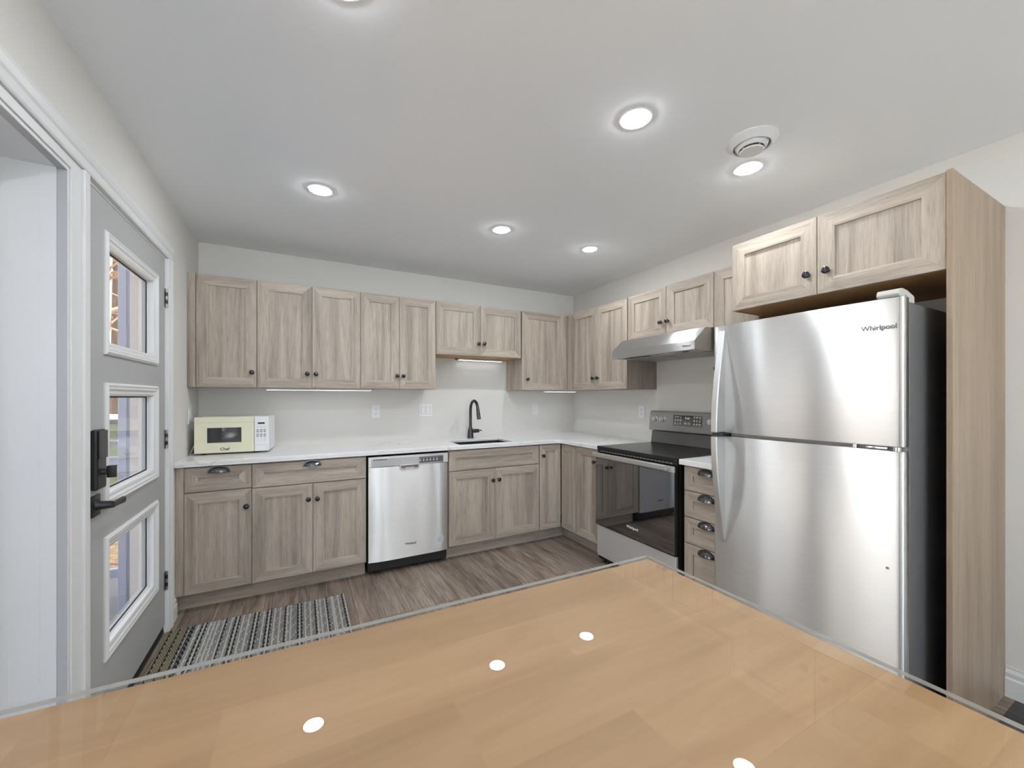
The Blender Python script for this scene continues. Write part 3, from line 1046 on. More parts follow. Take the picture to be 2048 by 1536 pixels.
GO = 'outlets above the counter'
plate('white duplex outlet on the back wall between the microwave and the double switch', 'duplex', (0.590, YB, 1.176), 0, grp=GO)
plate('white outlet on the back wall right of the black faucet', 'decora', (2.222, YB, 1.169), 0, grp=GO)
plate('white duplex outlet on the right wall beside the range control panel', 'duplex', (XR, 2.634, 1.168), -PI / 2, grp=GO)
plate('white double rocker switch on the back wall left of the faucet', 2, (1.033, YB, 1.178), 0, 'light_switch', 0.120)
plate('white rocker switch on the left wall between the door casing and the microwave', 1, (XL, 3.375, 1.178), PI / 2, 'light_switch')

# ------------------------------------------------------------------ under cabinet light bars
GU = 'light bars under the wall cabinets'
def lightbar(label, x0, x1, y, z, rz=0.0):
    t = thing('light_bar', label, 'under-cabinet light', ((x0 + x1) / 2, y, z), rz, GU)
    h = (x1 - x0) / 2
    MB().box(-h, h, -0.018, 0.018, -0.013, 0, c=0.003).build('housing', LEDBAR, t)
    MB().box(-h + 0.01, h - 0.01, -0.012, 0.012, -0.0140, -0.0125).build('diffuser', BARLIT, t)
    mb = MB(); mb.box(h, h + 0.006, -0.012, 0.012, -0.012, -0.002, c=0.001)
    mb.build('end_cap', BLACKPLASTIC, t)
    return t


lightbar('long slim white light bar under the wall cabinets above the microwave', -0.225, 0.530, 3.480, UB - 0.0005)
t = lightbar('white light bar under the short cabinet over the sink', 1.330, 1.800, 3.600, 1.668 - 0.0005)
MB().box(-0.262, -0.236, -0.012, 0.012, -0.012, 0.0, c=0.004).build('plug', simple('plug_brown', srgb(120, 84, 50), 0.5), t)
MB().tube([(-0.25, -0.010, -0.012), (-0.235, -0.020, -0.024), (-0.20, -0.022, -0.024), (-0.17, -0.018, -0.022)], 0.003, 6).build('cord', LEDBAR, t)
t = lightbar('short white light bar under the corner wall cabinets', 2.200, 2.600, 3.440, UB - 0.0005)

# ------------------------------------------------------------------ ceiling lights and vent
GL = 'recessed ceiling lights'
LX = [(0.100, 'by the entry door side'), (1.207, 'middle column'), (1.962, 'range side')]
labels = {(0, 0): 'recessed ceiling light in the far row, the one nearest the entry door wall',
          (1, 0): 'recessed ceiling light in the far row, middle one of the three',
          (2, 0): 'recessed ceiling light in the far row, the one nearest the range hood',
          (0, 1): 'recessed ceiling light in the near row, cut off at the top of the photo',
          (1, 1): 'recessed ceiling light in the near row, largest glowing disc, left of the round vent',
          (2, 1): 'recessed ceiling light in the near row, glowing just below the round vent'}
for j, y in enumerate((2.425, 1.200, -0.60, -2.2)):  # the last two rows are added lamps behind the camera
    for i, (x, _) in enumerate(LX):
        if (i, j) == (0, 1): y = 1.168
        elif j == 1: y = 1.200
        t = thing('ceiling_light', labels.get((i, j), 'unseen recessed ceiling light added in the rear of the room'), 'ceiling light', (x, y, ZC), 0, GL if j < 2 else 'added ceiling lights in the rear of the room')
        MB().lathe([(0.049, -0.0002), (0.049, -0.0035), (0.052, -0.0042), (0.064, -0.0034), (0.0665, -0.0002)], (0, 0, 0), seg=40).build('trim_ring', WHITE, t)
        MB().lathe([(0, -0.0095), (0.020, -0.0092), (0.036, -0.0082), (0.046, -0.0062), (0.0488, -0.0040), (0.0488, -0.0004), (0, -0.0004)], (0, 0, 0), seg=40).build('lens', LENS, t)

t = thing('ceiling_vent', 'round white air vent with a hanging centre disc on the ceiling', 'vent', (1.763, 1.062, ZC))
MB().lathe([(0.074, -0.0002), (0.100, -0.0002), (0.101, -0.006), (0.094, -0.012), (0.076, -0.030), (0.072, -0.028), (0.074, -0.0002)], (0, 0, 0), seg=48).build('outer_ring', WHITE, t)
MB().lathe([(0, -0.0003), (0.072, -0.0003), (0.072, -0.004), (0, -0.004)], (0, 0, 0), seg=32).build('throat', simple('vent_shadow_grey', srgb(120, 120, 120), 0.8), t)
MB().lathe([(0.066, -0.020), (0.060, -0.034), (0.050, -0.040), (0.046, -0.037), (0.055, -0.030), (0.062, -0.018), (0.066, -0.020)], (0, 0, 0), seg=40).build('inner_ring', WHITE, t)
MB().lathe([(0, -0.052), (0.044, -0.051), (0.048, -0.047), (0.044, -0.043), (0, -0.041)], (0, 0, 0), seg=40).build('centre_disc', WHITE, t)
mb = MB()
for k in range(3):
    a = k * 2 * PI / 3 + 0.5
    mb.tube([(0.010 * math.cos(a), 0.010 * math.sin(a), -0.044), (0.070 * math.cos(a), 0.070 * math.sin(a), -0.020)], 0.004, 6)
mb.tube([(0, 0, -0.003), (0, 0, -0.044)], 0.006, 8)
mb.build('spider', WHITE, t)

# ------------------------------------------------------------------ microwave
t = thing('microwave', 'yellowed cream microwave with a white keypad panel in the counter corner', 'microwave', (-0.402, 3.279, CZ1), math.radians(-4.5))
mw, md = 0.212, 0.30
mz0, mz1 = 0.011, 0.252
MB().box(-mw, mw, 0.018, md, mz0, mz1 - 0.002, c=0.006).build('casing', MWHITE, t)
mb = MB(); mb.box(-mw, 0.124, 0, 0.019, mz0, mz1, c=0.005)
mb.box(-mw + 0.002, 0.123, -0.0006, 0.001, 0.2145, 0.2155, mi=1)
d_ = mb.build('door', [CREAM, SEAMG], t)
# window frame and dark window
mb = MB()
wx0, wx1, wz0, wz1 = -0.140, 0.052, 0.080, 0.180
for a0, a1, b0, b1 in ((wx0 - 0.004, wx0, wz0 - 0.004, wz1 + 0.004), (wx1, wx1 + 0.004, wz0 - 0.004, wz1 + 0.004), (wx0, wx1, wz0 - 0.004, wz0), (wx0, wx1, wz1, wz1 + 0.004)):
    mb.box(a0, a1, -0.0018, 0.001, b0, b1, c=0.0005)
mb.build('window_rim', CREAM, d_)
MB().box(wx0, wx1, -0.0012, 0.001, wz0, wz1).build('window', simple('microwave_window', (0.035, 0.036, 0.038), 0.05, 0, 0.9), d_)
text_mesh('lettering', 'Chef', 0.027, TEXTD, d_, (-0.043, -0.0007, 0.036), bold=0.0004)
mb = MB(); mb.box(0.1255, mw, 0, 0.019, mz0, mz1, c=0.005)
pn = mb.build('control_panel', MWHITE, t)
MB().box(0.147, 0.188, -0.0008, 0.001, 0.200, 0.211).build('display', BLACKPLASTIC, pn)
mb = MB()
for r_ in range(7):
    zz = (0.180, 0.158, 0.146, 0.128, 0.116, 0.102, 0.088)[r_]
    for c_ in range(3):
        xx = 0.146 + c_ * 0.021
        big = r_ in (1, 2, 3, 4)
        mb.box(xx - (0.0075 if big else 0.005), xx + (0.0075 if big else 0.005), -0.0006, 0.001, zz - (0.0036 if big else 0.0016), zz + (0.0036 if big else 0.0016), mi=0 if big else 1)
mb.build('keypad', [simple('keypad_grey', srgb(140, 142, 146), 0.5), simple('keypad_pale', srgb(190, 192, 195), 0.5)], pn)
mb = MB()
mb.box(0.134, 0.203, -0.0006, 0.001, 0.0545, 0.0555); mb.box(0.134, 0.135, -0.0006, 0.001, 0.024, 0.0545); mb.box(0.202, 0.203, -0.0006, 0.001, 0.024, 0.0545)
mb.build('door_button', SEAMG, pn)
for x in (-mw + 0.04, mw - 0.08):
    for y in (0.04, md - 0.04):
        MB().lathe([(0, 0), (0.012, 0), (0.014, 0.0125), (0, 0.0125)], (x, y, 0), seg=14).build('foot', BLACKPLASTIC, t)
mb = MB()
mb.tube([(-mw + 0.004, 0.14, 0.095), (-mw - 0.016, 0.13, 0.085), (-mw - 0.030, 0.10, 0.045), (-mw - 0.033, 0.06, 0.012), (-mw - 0.026, 0.03, 0.006), (-mw - 0.012, 0.045, 0.006), (-mw - 0.004, 0.10, 0.006)], 0.0045, 8)
mb.build('power_cord', simple('grey_cord', srgb(190, 190, 188), 0.5), t)

# ------------------------------------------------------------------ dishwasher
DWX0, DWX1 = 0.431, 1.035
t = thing('dishwasher', 'stainless steel dishwasher under the counter between two base cabinets', 'dishwasher', ((DWX0 + DWX1) / 2, YB - 0.05, 0))
h = (DWX1 - DWX0) / 2
fy = lambda Y: Y - (YB - 0.05)
MB().box(-h + 0.006, h - 0.006, fy(3.045), -0.002, 0.03, 0.865).build('tub', BLACKPLASTIC, t)
MB().box(-h + 0.002, h - 0.002, fy(3.062), fy(3.075), 0.022, 0.101, c=0.002).build('kick_plate', BLACKENAMEL, t)
# bowed door skin: curved in plan and gently rippled
mb = MB()
nx, nz = 40, 14
pts = {}
pz0, pz1 = 0.104, 0.790
def bow(x, z):
    u = x / h
    zz = (z - pz0) / (pz1 - pz0)
    return 3.024 - 0.015 * (1 - u ** 4) + 0.0026 * math.sin(u * 5.2 + 0.6) * (0.4 + 0.6 * math.sin(PI * zz))
for i in range(nx + 1):
    for j in range(nz + 1):
        x = -h + 0.006 + (2 * h - 0.012) * i / nx; z = pz0 + (pz1 - pz0) * j / nz
        pts[i, j] = (x, fy(bow(x, z)), z)
for i in range(nx):
    for j in range(nz):
        mb.quad(pts[i, j], pts[i + 1, j], pts[i + 1, j + 1], pts[i, j + 1], sm=True)
for j in range(nz):
    for i, s in ((0, 1), (nx, -1)):
        a, b_ = pts[i, j], pts[i, j + 1]
        q = [a, b_, (b_[0], fy(3.046), b_[2]), (a[0], fy(3.046), a[2])]
        mb.quad(*q)
for i in range(nx):
    for j in (0, nz):
        a, b_ = pts[i, j], pts[i + 1, j]
        mb.quad(a, b_, (b_[0], fy(3.046), b_[2]), (a[0], fy(3.046), a[2]))
bm = bmesh.new()
me_ = bpy.data.meshes.new('x'); me_.from_pydata(mb.v, [], mb.f); bm.from_mesh(me_); bpy.data.meshes.remove(me_)
bmesh.ops.remove_doubles(bm, verts=list(bm.verts), dist=1e-5)
bmesh.ops.recalc_face_normals(bm, faces=list(bm.faces))
mb = MB(); mb.add(bm, 0, None, True)
dd = mb.build('door', STEEL, t)
# control strip with side cheeks
mb = MB()
mb.box(-h + 0.004, h - 0.004, fy(3.016), fy(3.046), 0.792, 0.866, c=0.002)
cs = mb.build('control_strip', STEEL, t)
mb = MB()
mb.box(-h + 0.026, h - 0.040, fy(3.0130), fy(3.0165), 0.794, 0.852, c=0.001)
mb.build('control_fascia', STEELD, cs)
mb = MB()
for k in range(6):
    mb.box(-h + 0.040 + k * 0.016, -h + 0.052 + k * 0.016, fy(3.0122), fy(3.0132), 0.842, 0.848)
mb.build('vent_slots', SLOT, cs)
mb = MB()
mb.box(0.070, h - 0.044, fy(3.0122), fy(3.0132), 0.802, 0.846, c=0.0005)
btn = mb.build('button_panel', simple('button_panel_grey', (0.09, 0.09, 0.095), 0.35), cs)
mb = MB()
for k in range(6):
    x = 0.078 + k * 0.026
    mb.lathe([(0, fy(3.0110)), (0.0055, fy(3.0112)), (0.0060, fy(3.0124)), (0, fy(3.0124))], (x, 0, 0.820), 'y', 12)
    mb.box(x - 0.007, x + 0.007, fy(3.0118), fy(3.0124), 0.834, 0.837, mi=0)
mb.build('buttons', STICKER, btn)
# pocket handle
mb = MB()
pr = [(-0.078, 0.800), (-0.078, 0.776), (-0.066, 0.764), (-0.040, 0.764), (-0.030, 0.771), (0.020, 0.771), (0.032, 0.764), (0.056, 0.764), (0.072, 0.776), (0.074, 0.800)]
mb.prism(pr, fy(3.003), fy(3.012), 'y', c=0.002)
hh = mb.build('pocket_handle', CHROME, t)
mb = MB()
mb.prism([(-0.068, 0.793), (-0.068, 0.778), (-0.060, 0.771), (-0.040, 0.771), (-0.028, 0.778), (0.024, 0.778), (0.034, 0.772), (0.052, 0.772), (0.062, 0.780), (0.062, 0.793)], fy(3.0018), fy(3.0032), 'y')
mb.build('handle_recess', SIDEGREY, hh)
LOGO_Y = fy(bow(0.008, 0.204)) - 0.0008
text_mesh('lettering', 'Whirlpool', 0.020, TEXTD, dd, (0.004, LOGO_Y - 0.0004, 0.204), bold=0.0003)
def on_door(x, z, e): return (x, fy(bow(x, z)) - e, z)
mb = MB()
for k in range(32):
    a0_, a1_ = 2 * PI * k / 32, 2 * PI * (k + 1) / 32
    for r0, r1 in ((0.0, 0.015), (0.015, 0.029)):
        q = [on_door(0.236 + r * math.cos(a), 0.196 + r * math.sin(a), 0.0012) for r, a in ((r0, a0_), (r1, a0_), (r1, a1_), (r0, a1_))]
        mb.quad(*(q if r0 else q[1:]))
st = mb.build('round_sticker', STICKER, dd)
mb = MB()
for k, wd in enumerate((0.012, 0.019, 0.022, 0.021, 0.016)):
    z = 0.214 - k * 0.009
    for j in range(4):
        x0_, x1_ = 0.236 - wd + wd * j / 2, 0.236 - wd + wd * (j + 1) / 2
        mb.quad(on_door(x0_, z - 0.0012, 0.0018), on_door(x1_, z - 0.0012, 0.0018), on_door(x1_, z + 0.0012, 0.0018), on_door(x0_, z + 0.0012, 0.0018))
mb.build('sticker_print', TEXTG, st)

# ------------------------------------------------------------------ range
RYC = 2.099
t = thing('range', 'freestanding black glass and stainless electric range between the counters', 'stove', (2.715, RYC, 0), -PI / 2)
X = lambda wx: wx - 2.715          # world X -> local y
h = 0.379
MB().box(-h, h, X(2.100), X(2.700), 0.030, 0.890).build('body', BLACKENAMEL, t)
# cooktop
mb = MB(); mb.box(-h - 0.0, h + 0.0, X(2.078), X(2.690), 0.8915, 0.9175, c=0.006)
ct = mb.build('cooktop', BLACKENAMEL, t)
mb = MB(); mb.box(-h + 0.002, h - 0.002, X(2.084), X(2.098), 0.872, 0.890, c=0.001)
for k in range(22):
    x = -0.33 + k * 0.0315
    mb.box(x - 0.011, x + 0.011, X(2.0825), X(2.085), 0.878, 0.884, mi=1)
mb.build('vent_strip', [BLACKPLASTIC, STEELD], t)
# oven door
mb = MB(); mb.box(-h + 0.002, h - 0.002, X(2.066), X(2.0985), 0.305, 0.868, c=0.004)
od = mb.build('oven_door', BLACKENAMEL, t)
MB().box(-h + 0.003, h - 0.003, X(2.060), X(2.068), 0.828, 0.867, c=0.002).build('door_band', STEELR, od)
MB().box(-h + 0.004, h - 0.004, X(2.0625), X(2.0665), 0.313, 0.826, c=0.001).build('door_glass', BLACKGLASS, od)
mb = MB()
mb.prism([(X(2.020), 0.842), (X(2.030), 0.836), (X(2.040), 0.840), (X(2.040), 0.872), (X(2.026), 0.874), (X(2.019), 0.868)], -h + 0.012, h - 0.040, 'x', c=0.002)
mb.box(-h + 0.03, -h + 0.055, X(2.040), X(2.0615), 0.846, 0.864, c=0.002)
mb.box(h - 0.075, h - 0.050, X(2.040), X(2.0615), 0.846, 0.864, c=0.002)
mb.build('oven_handle', STEELH, od)
text_mesh('lettering', 'Whirlpool', 0.026, TEXTW, od, (0.018, X(2.0622), 0.382), bold=0.0004)
mb = MB(); mb.box(-h + 0.003, h - 0.003, X(2.078), X(2.0985), 0.060, 0.298, c=0.004)
mb.build('storage_drawer', STEELR, t)
for x in (-h + 0.06, h - 0.06):
    for y in (X(2.13), X(2.66)):
        MB().lathe([(0, 0), (0.018, 0), (0.018, 0.012), (0.008, 0.016), (0.008, 0.031), (0, 0.031)], (x, y, 0), seg=14).build('foot', BLACKPLASTIC, t)
# backguard
mb = MB()
mb.prism([(X(2.665), 0.918), (X(2.668), 0.935), (X(2.682), 1.018), (X(2.712), 1.018), (X(2.712), 0.918)], -h + 0.006, h - 0.006, 'x', c=0.003)
bg_ = mb.build('backguard_base', simple('grey_black_enamel', (0.16, 0.16, 0.162), 0.26, 0.8), t)
mb = MB()
mb.prism([(X(2.652), 1.024), (X(2.650), 1.032), (X(2.664), 1.176), (X(2.672), 1.186), (X(2.712), 1.186), (X(2.712), 1.020)], -h + 0.000, h - 0.000, 'x', c=0.003)
cp = mb.build('control_panel', STEELD, t)
sl = (0.014 / 0.144)
def py(z): return X(2.650 + sl * (z - 1.032))
for x in (-0.318, -0.236, 0.205, 0.287):
    mb = MB()
    z = 1.118
    mb.lathe([(0, -0.026), (0.020, -0.026), (0.022, -0.022), (0.022, -0.002), (0.026, 0.0), (0, 0.0)], (x, py(z), z), 'y', 24)
    mb.box(x - 0.004, x + 0.004, py(z) - 0.034, py(z) - 0.025, z - 0.020, z + 0.020, c=0.002)
    mb.build('knob', [BLACKMETAL], cp) if False else mb.build('knob', STEELH, cp)
mb = MB()
dx0, dx1 = -0.135, 0.130
a0, a1 = 1.072, 1.158
mb.v += [(dx0, py(a0) - 0.001, a0), (dx1, py(a0) - 0.001, a0), (dx1, py(a1) - 0.001, a1), (dx0, py(a1) - 0.001, a1),
         (dx0, py(a0) + 0.001, a0), (dx1, py(a0) + 0.001, a0), (dx1, py(a1) + 0.001, a1), (dx0, py(a1) + 0.001, a1)]
mb.f += [(0, 1, 2, 3), (4, 7, 6, 5), (0, 4, 5, 1), (1, 5, 6, 2), (2, 6, 7, 3), (3, 7, 4, 0)]; mb.mi += [0] * 6; mb.sm += [False] * 6
disp = mb.build('display', BLACKGLASS, cp)
text_mesh('clock_digits', '8:48', 0.024, TEXTW, disp, (-0.002, py(1.135) - 0.0013, 1.135))
mb = MB()
random.seed(3)
for x in (-0.112, -0.088, -0.064, 0.060, 0.084, 0.108):
    for z in (1.146, 1.120, 1.094):
        wd = random.uniform(0.003, 0.008)
        mb.box(x - wd, x + wd, py(z) - 0.0016, py(z) - 0.0009, z - 0.003, z + 0.003)
        mb.box(x - 0.005, x + 0.005, py(z - 0.009) - 0.0016, py(z - 0.009) - 0.0009, z - 0.010, z - 0.008)
mb.build('touch_keys', TEXTW, disp)
mb = MB()
for x in (-0.018, 0.014):
    mb.lathe([(0.009, -0.0007), (0.011, -0.0007), (0.011, 0.0003), (0.009, 0.0003)], (x, py(1.094) - 0.0010, 1.094), 'y', 20)
    mb.box(x - 0.003, x + 0.003, py(1.094) - 0.0017, py(1.094) - 0.0010, 1.092, 1.097)
mb.build('round_keys', TEXTW, disp)

# ------------------------------------------------------------------ range hood
t = thing('range_hood', 'stainless steel range hood under the short cabinet, above the range', 'range hood', (XR - 0.001, 2.070, 1.605), -PI / 2)
X = lambda wx: wx - (XR - 0.001)
h = 0.379
poly = [(X(2.208), 0.0), (X(2.208), 0.058), (X(2.315), 0.1515), (X(2.700), 0.1515), (X(2.700), 0.012), (X(2.230), 0.012)]
mb = MB(); mb.prism([(0 if False else a, b) for a, b in [(X(2.208), 0.0), (X(2.208), 0.058), (X(2.315), 0.1515), (0.0, 0.1515), (0.0, 0.0)]], -h, h, 'x', c=0.002)
hd_ = mb.build('hood_shell', STEELHOOD, t)
for x0, x1 in ((-h + 0.03, -0.012), (0.012, h - 0.03)):
    MB().box(x0, x1, X(2.33), X(2.62), -0.004, 0.001, c=0.001).build('grease_filter', STEELD, t)
mb = MB(); mb.box(-h + 0.06, -0.05, X(2.262), X(2.290), -0.0015, 0.001); mb.box(h - 0.14, h - 0.10, X(2.262), X(2.290), -0.0015, 0.001)
mb.build('light_slot', SLOT, t)
text_mesh('lettering', 'Whirlpool', 0.015, TEXTG, hd_, (h - 0.062, X(2.208) - 0.0004, 0.028), bold=0.0002)

# ------------------------------------------------------------------ refrigerator
t = thing('refrigerator', 'tall stainless top-freezer refrigerator beside the oak end panel', 'refrigerator', (2.69, 0.982, 0), -PI / 2)
X = lambda wx: wx - 2.69
Y = lambda wy: 0.982 - wy           # world Y -> local x
FL, FR = Y(1.357), Y(0.607)
MB().box(FL + 0.004, FR - 0.003, X(1.972), 0.0, 0.025, 1.652, c=0.006).build('body', SIDEGREY, t)
MB().box(FL + 0.008, FR - 0.008, X(1.963), X(1.973), 0.10, 1.648).build('door_gasket', RUBBER, t)
def door_outline():
    pts = []
    n = 24
    pts.append((FL, X(1.962)))
    pts.append((FL, X(1.945)))
    for k in range(7):
        a = PI / 2 * k / 6
        pts.append((FL + 0.022 - 0.022 * math.cos(a), X(1.928) - 0.014 * math.sin(a) + 0.004))
    for k in range(1, n):
        u = k / n
        pts.append((FL + 0.022 + (FR - FL - 0.044) * u, X(1.918) - 0.012 * (1 - (2 * u - 1) ** 2)))
    for k in range(7):
        a = PI / 2 * (1 - k / 6)
        pts.append((FR - 0.022 + 0.022 * math.cos(a), X(1.928) - 0.014 * math.sin(a) + 0.004))
    pts.append((FR, X(1.945)))
    pts.append((FR, X(1.962)))
    return pts
DOL = door_outline()
def skin(z0, z1):
    bm = bmesh.new()
    lo = [bm.verts.new((x, y, z0)) for x, y in DOL]; hi = [bm.verts.new((x, y, z1)) for x, y in DOL]
    n = len(DOL)
    bm.faces.new(lo); bm.faces.new(hi)
    for k in range(n):
        bm.faces.new((lo[k], lo[(k + 1) % n], hi[(k + 1) % n], hi[k]))
    bmesh.ops.recalc_face_normals(bm, faces=list(bm.faces))
    es = [e for e in bm.edges if abs(e.verts[0].co.z - e.verts[1].co.z) < 1e-6]
    bmesh.ops.bevel(bm, geom=es, offset=0.004, segments=2, affect='EDGES', profile=0.5)
    mb = MB(); mb.add(bm, 0, None, True)
    return mb
ZS0, ZS1 = 1.104, 1.120
fz = skin(ZS1, 1.668).build('freezer_door', STEEL, t)
ff = skin(0.11, ZS0).build('fridge_door', STEEL, t)
def fin(z_far, z_near, name, par):
    """handle: a solid fin that grows out from the far end towards the split between the doors"""
    mb = MB()
    n = 16
    x0, x1 = Y(1.322), Y(1.288)
    sec = []
    for k in range(n + 1):
        u = k / n
        z = z_far + (z_near - z_far) * u
        out = 0.006 + 0.062 * (math.sin(u * PI / 2) ** 1.1)
        sec.append((z, X(1.914) - out))
    yb = X(1.921)
    for (z, y), (z2, y2) in zip(sec, sec[1:]):
        c = 0.004
        mb.quad((x0, y + c, z), (x0 + c, y, z), (x0 + c, y2, z2), (x0, y2 + c, z2), sm=True)
        mb.quad((x0 + c, y, z), (x1 - c, y, z), (x1 - c, y2, z2), (x0 + c, y2, z2), sm=True)
        mb.quad((x1 - c, y, z), (x1, y + c, z), (x1, y2 + c, z2), (x1 - c, y2, z2), sm=True)
        w = 0.014
        i1 = min(yb, y + 0.030); i2 = min(yb, y2 + 0.030)
        # bar sides, then a thinner web back to the door
        mb.quad((x0, yb, z), (x0, y + c, z), (x0, y2 + c, z2), (x0, yb, z2))
        mb.quad((x1, y + c, z), (x1, yb, z), (x1, yb, z2), (x1, y2 + c, z2))
    for (z, y) in (sec[0], sec[-1]):
        c = 0.004
        mb.quad((x0, yb, z), (x0, y + c, z), (x0 + c, y, z), (x1 - c, y, z), (x1, y + c, z), (x1, yb, z))
    return mb.build(name, STEELH, par)
fin(1.640, ZS1 + 0.006, 'handle', fz)
fin(0.575, ZS0 - 0.002, 'handle', ff)
MB().box(FL + 0.004, FR - 0.004, X(1.938), X(1.9625), ZS0 + 0.0005, ZS1 - 0.0005).build('divider_strip', simple('divider_grey', (0.20, 0.20, 0.205), 0.5), t)
MB().box(Y(1.326), Y(1.270), X(1.866), X(1.937), ZS0 + 0.0005, ZS1 - 0.0005, c=0.001).build('handle_spacer', BLACKMETAL, t)
mb = MB()
mb.prism([(X(1.915), 0.0), (X(1.905), 0.008), (X(1.912), 0.026), (X(1.945), 0.033), (X(1.985), 0.030), (X(2.050), 0.014), (X(2.052), -0.014), (X(1.985), -0.014), (X(1.985), 0.004), (X(1.972), 0.010), (X(1.965), 0.0018)], Y(0.682), Y(0.618), 'x', c=0.004)
o = mb.build('hinge_cover', HINGECAP, t); o.location.z = 1.669
mb = MB()
mb.box(Y(0.72), Y(0.655), X(1.925), X(1.9375), ZS0 + 0.003, ZS1 - 0.004, c=0.001)
mb.lathe([(0, ZS0 + 0.001), (0.012, ZS0 + 0.001), (0.012, ZS1 - 0.001), (0, ZS1 - 0.001)], (Y(0.628), X(1.925), 0), seg=14)
mb.lathe([(0, ZS0 + 0.001), (0.009, ZS0 + 0.001), (0.009, ZS1 - 0.001), (0, ZS1 - 0.001)], (Y(0.755), X(1.927), 0), seg=14)
mb.build('centre_hinge', CHROME, t)
text_mesh('lettering', 'Whirlpool', 0.025, TEXTG, fz, (Y(0.676), X(1.9128), 1.562), bold=0.0004)
mb = MB()
n = 14
for k in range(n):
    a, b_ = PI * (1.10 + 0.62 * k / n), PI * (1.10 + 0.62 * (k + 1) / n)
    q = lambda t_, s: (Y(0.676) + (0.021 + s) * math.cos(t_) + 0.003, X(1.9124), 1.563 + (0.012 + s * 0.6) * math.sin(t_) + 0.0045 * math.cos(t_))
    mb.quad(q(a, 0), q(a, 0.0012), q(b_, 0.0012), q(b_, 0))
mb.build('logo_swoosh', TEXTG, fz)
MB().lathe([(0, -0.001), (0.0045, -0.001), (0.0045, 0.001), (0, 0.001)], (Y(0.652), X(1.9140), 0.672), 'y', 14).build('door_plug', TEXTG, ff)
MB().box(FL + 0.02, FR - 0.02, X(1.985), X(2.00), 0.0, 0.10).build('base_grille', BLACKPLASTIC, t)
for x in (FL + 0.06, FR - 0.06):
    for y in (X(2.06), X(2.62)):
        MB().lathe([(0, 0), (0.02, 0), (0.02, 0.02), (0.01, 0.026), (0, 0.026)], (x, y, 0), seg=14).build('foot', BLACKPLASTIC, t)

# ------------------------------------------------------------------ rug
RX0, RX1, RY0, RY1 = -0.640, 0.258, 2.28, 2.852
mb = MB()
random.seed(11)
n = 96
wr = (RX1 - RX0) / n
seq = []
base = [0, 1, 0, 0, 2, 1, 0, 1, 0, 0, 1, 2, 0, 0, 1, 0, 2, 1, 2, 0, 1, 0]
for i in range(n):
    k = base[(i * 1 + (i // 22) * 5) % len(base)]
    if i < 14: k = [3, 2, 3, 3, 3, 2, 3, 3, 3, 2, 0, 2, 2, 0][i]
    if i == n - 1: k = 1
    seq.append(k)
bl = 0.020
for i in range(n):
    xc = RX0 + (i + 0.5) * wr
    sk = 0.0045
    L0, L1 = RY0 + random.uniform(-0.002, 0.002), RY1 + random.uniform(-0.003, 0.002)
    cnt = int((L1 - L0) / bl)
    ph = random.random()
    for j in range(cnt):
        y0 = L0 + j * (L1 - L0) / cnt; y1 = y0 + (L1 - L0) / cnt
        for s in (-1, 1):
            # two strands of a plait: leaning lozenges
            xx = xc + s * wr * 0.24
            hx, hy = wr * 0.235, (y1 - y0) * 0.5
            yc = (y0 + y1) / 2 + (0.25 if s > 0 else -0.25) * (y1 - y0)
            yc = min(max(yc, L0 + hy), L1 - hy)
            ln = 0.30 * hy * s
            zt, zb, ze = 0.0105, 0.0005, 0.006
            col = seq[i]
            if col == 2 and s > 0 and (j + i) % 2 == 0: col = 0
            if col == 0 and s < 0 and (j * 7 + i * 3) % 5 == 0: col = 1
            i0 = len(mb.v)
            mb.v += [(xx - hx, yc - hy * 0.2 - ln, ze), (xx, yc - hy, ze), (xx + hx, yc + hy * 0.2 - ln, ze), (xx, yc + hy, ze), (xx, yc, zt),
                     (xx - hx, yc - hy * 0.9, zb), (xx + hx, yc - hy * 0.9, zb), (xx + hx, yc + hy * 0.9, zb), (xx - hx, yc + hy * 0.9, zb)]
            for f in ((0, 1, 4), (1, 2, 4), (2, 3, 4), (3, 0, 4), (5, 6, 1), (0, 5, 1), (1, 6, 2), (6, 7, 2), (2, 7, 3), (7, 8, 3), (3, 8, 0), (8, 5, 0)):
                mb.f.append(tuple(i0 + q for q in f)); mb.mi.append(col); mb.sm.append(True)
mb.box(RX0, RX1, RY0, RY1, 0.0002, 0.004, mi=2)
tag(mb.build('rug', YARN), 'chunky striped grey, white and black woven rug on the floor before the entry door', 'rug')

# ------------------------------------------------------------------ table with its clear cover
TA, TB = -0.0113, -0.0016
TZ = 0.9829
tx0, tx1, ty0, ty1 = -0.50, 0.634, -0.28, 0.598
def tz(x, y): return TZ + TA * x + TB * y
t = thing('dining_table', 'counter-height wooden table with a butcher block top in front of the camera', 'table', ((tx0 + tx1) / 2, (ty0 + ty1) / 2, 0))
ox, oy = (tx0 + tx1) / 2, (ty0 + ty1) / 2
bm = bmesh.new()
bmesh.ops.create_cube(bm, size=1)
for q in bm.verts:
    x = tx0 if q.co.x < 0 else tx1; y = ty0 if q.co.y < 0 else ty1
    q.co = (x - ox, y - oy, tz(x, y) - (0.0053 if q.co.z > 0 else 0.040))
bmesh.ops.bevel(bm, geom=list(bm.edges), offset=0.003, segments=2, affect='EDGES')
mb = MB(); mb.add(bm); mb.build('tabletop', BUTCHER, t)
mb = MB()
ap = 0.93
for a in ((tx0 + .06, tx1 - .06, ty0 + .05, ty0 + .072), (tx0 + .06, tx1 - .06, ty1 - .072, ty1 - .05), (tx0 + .05, tx0 + .072, ty0 + .072, ty1 - .072), (tx1 - .072, tx1 - .05, ty0 + .072, ty1 - .072)):
    mb.box(a[0] - ox, a[1] - ox, a[2] - oy, a[3] - oy, 0.84, 0.938)
mb.build('apron', WHITE, t)
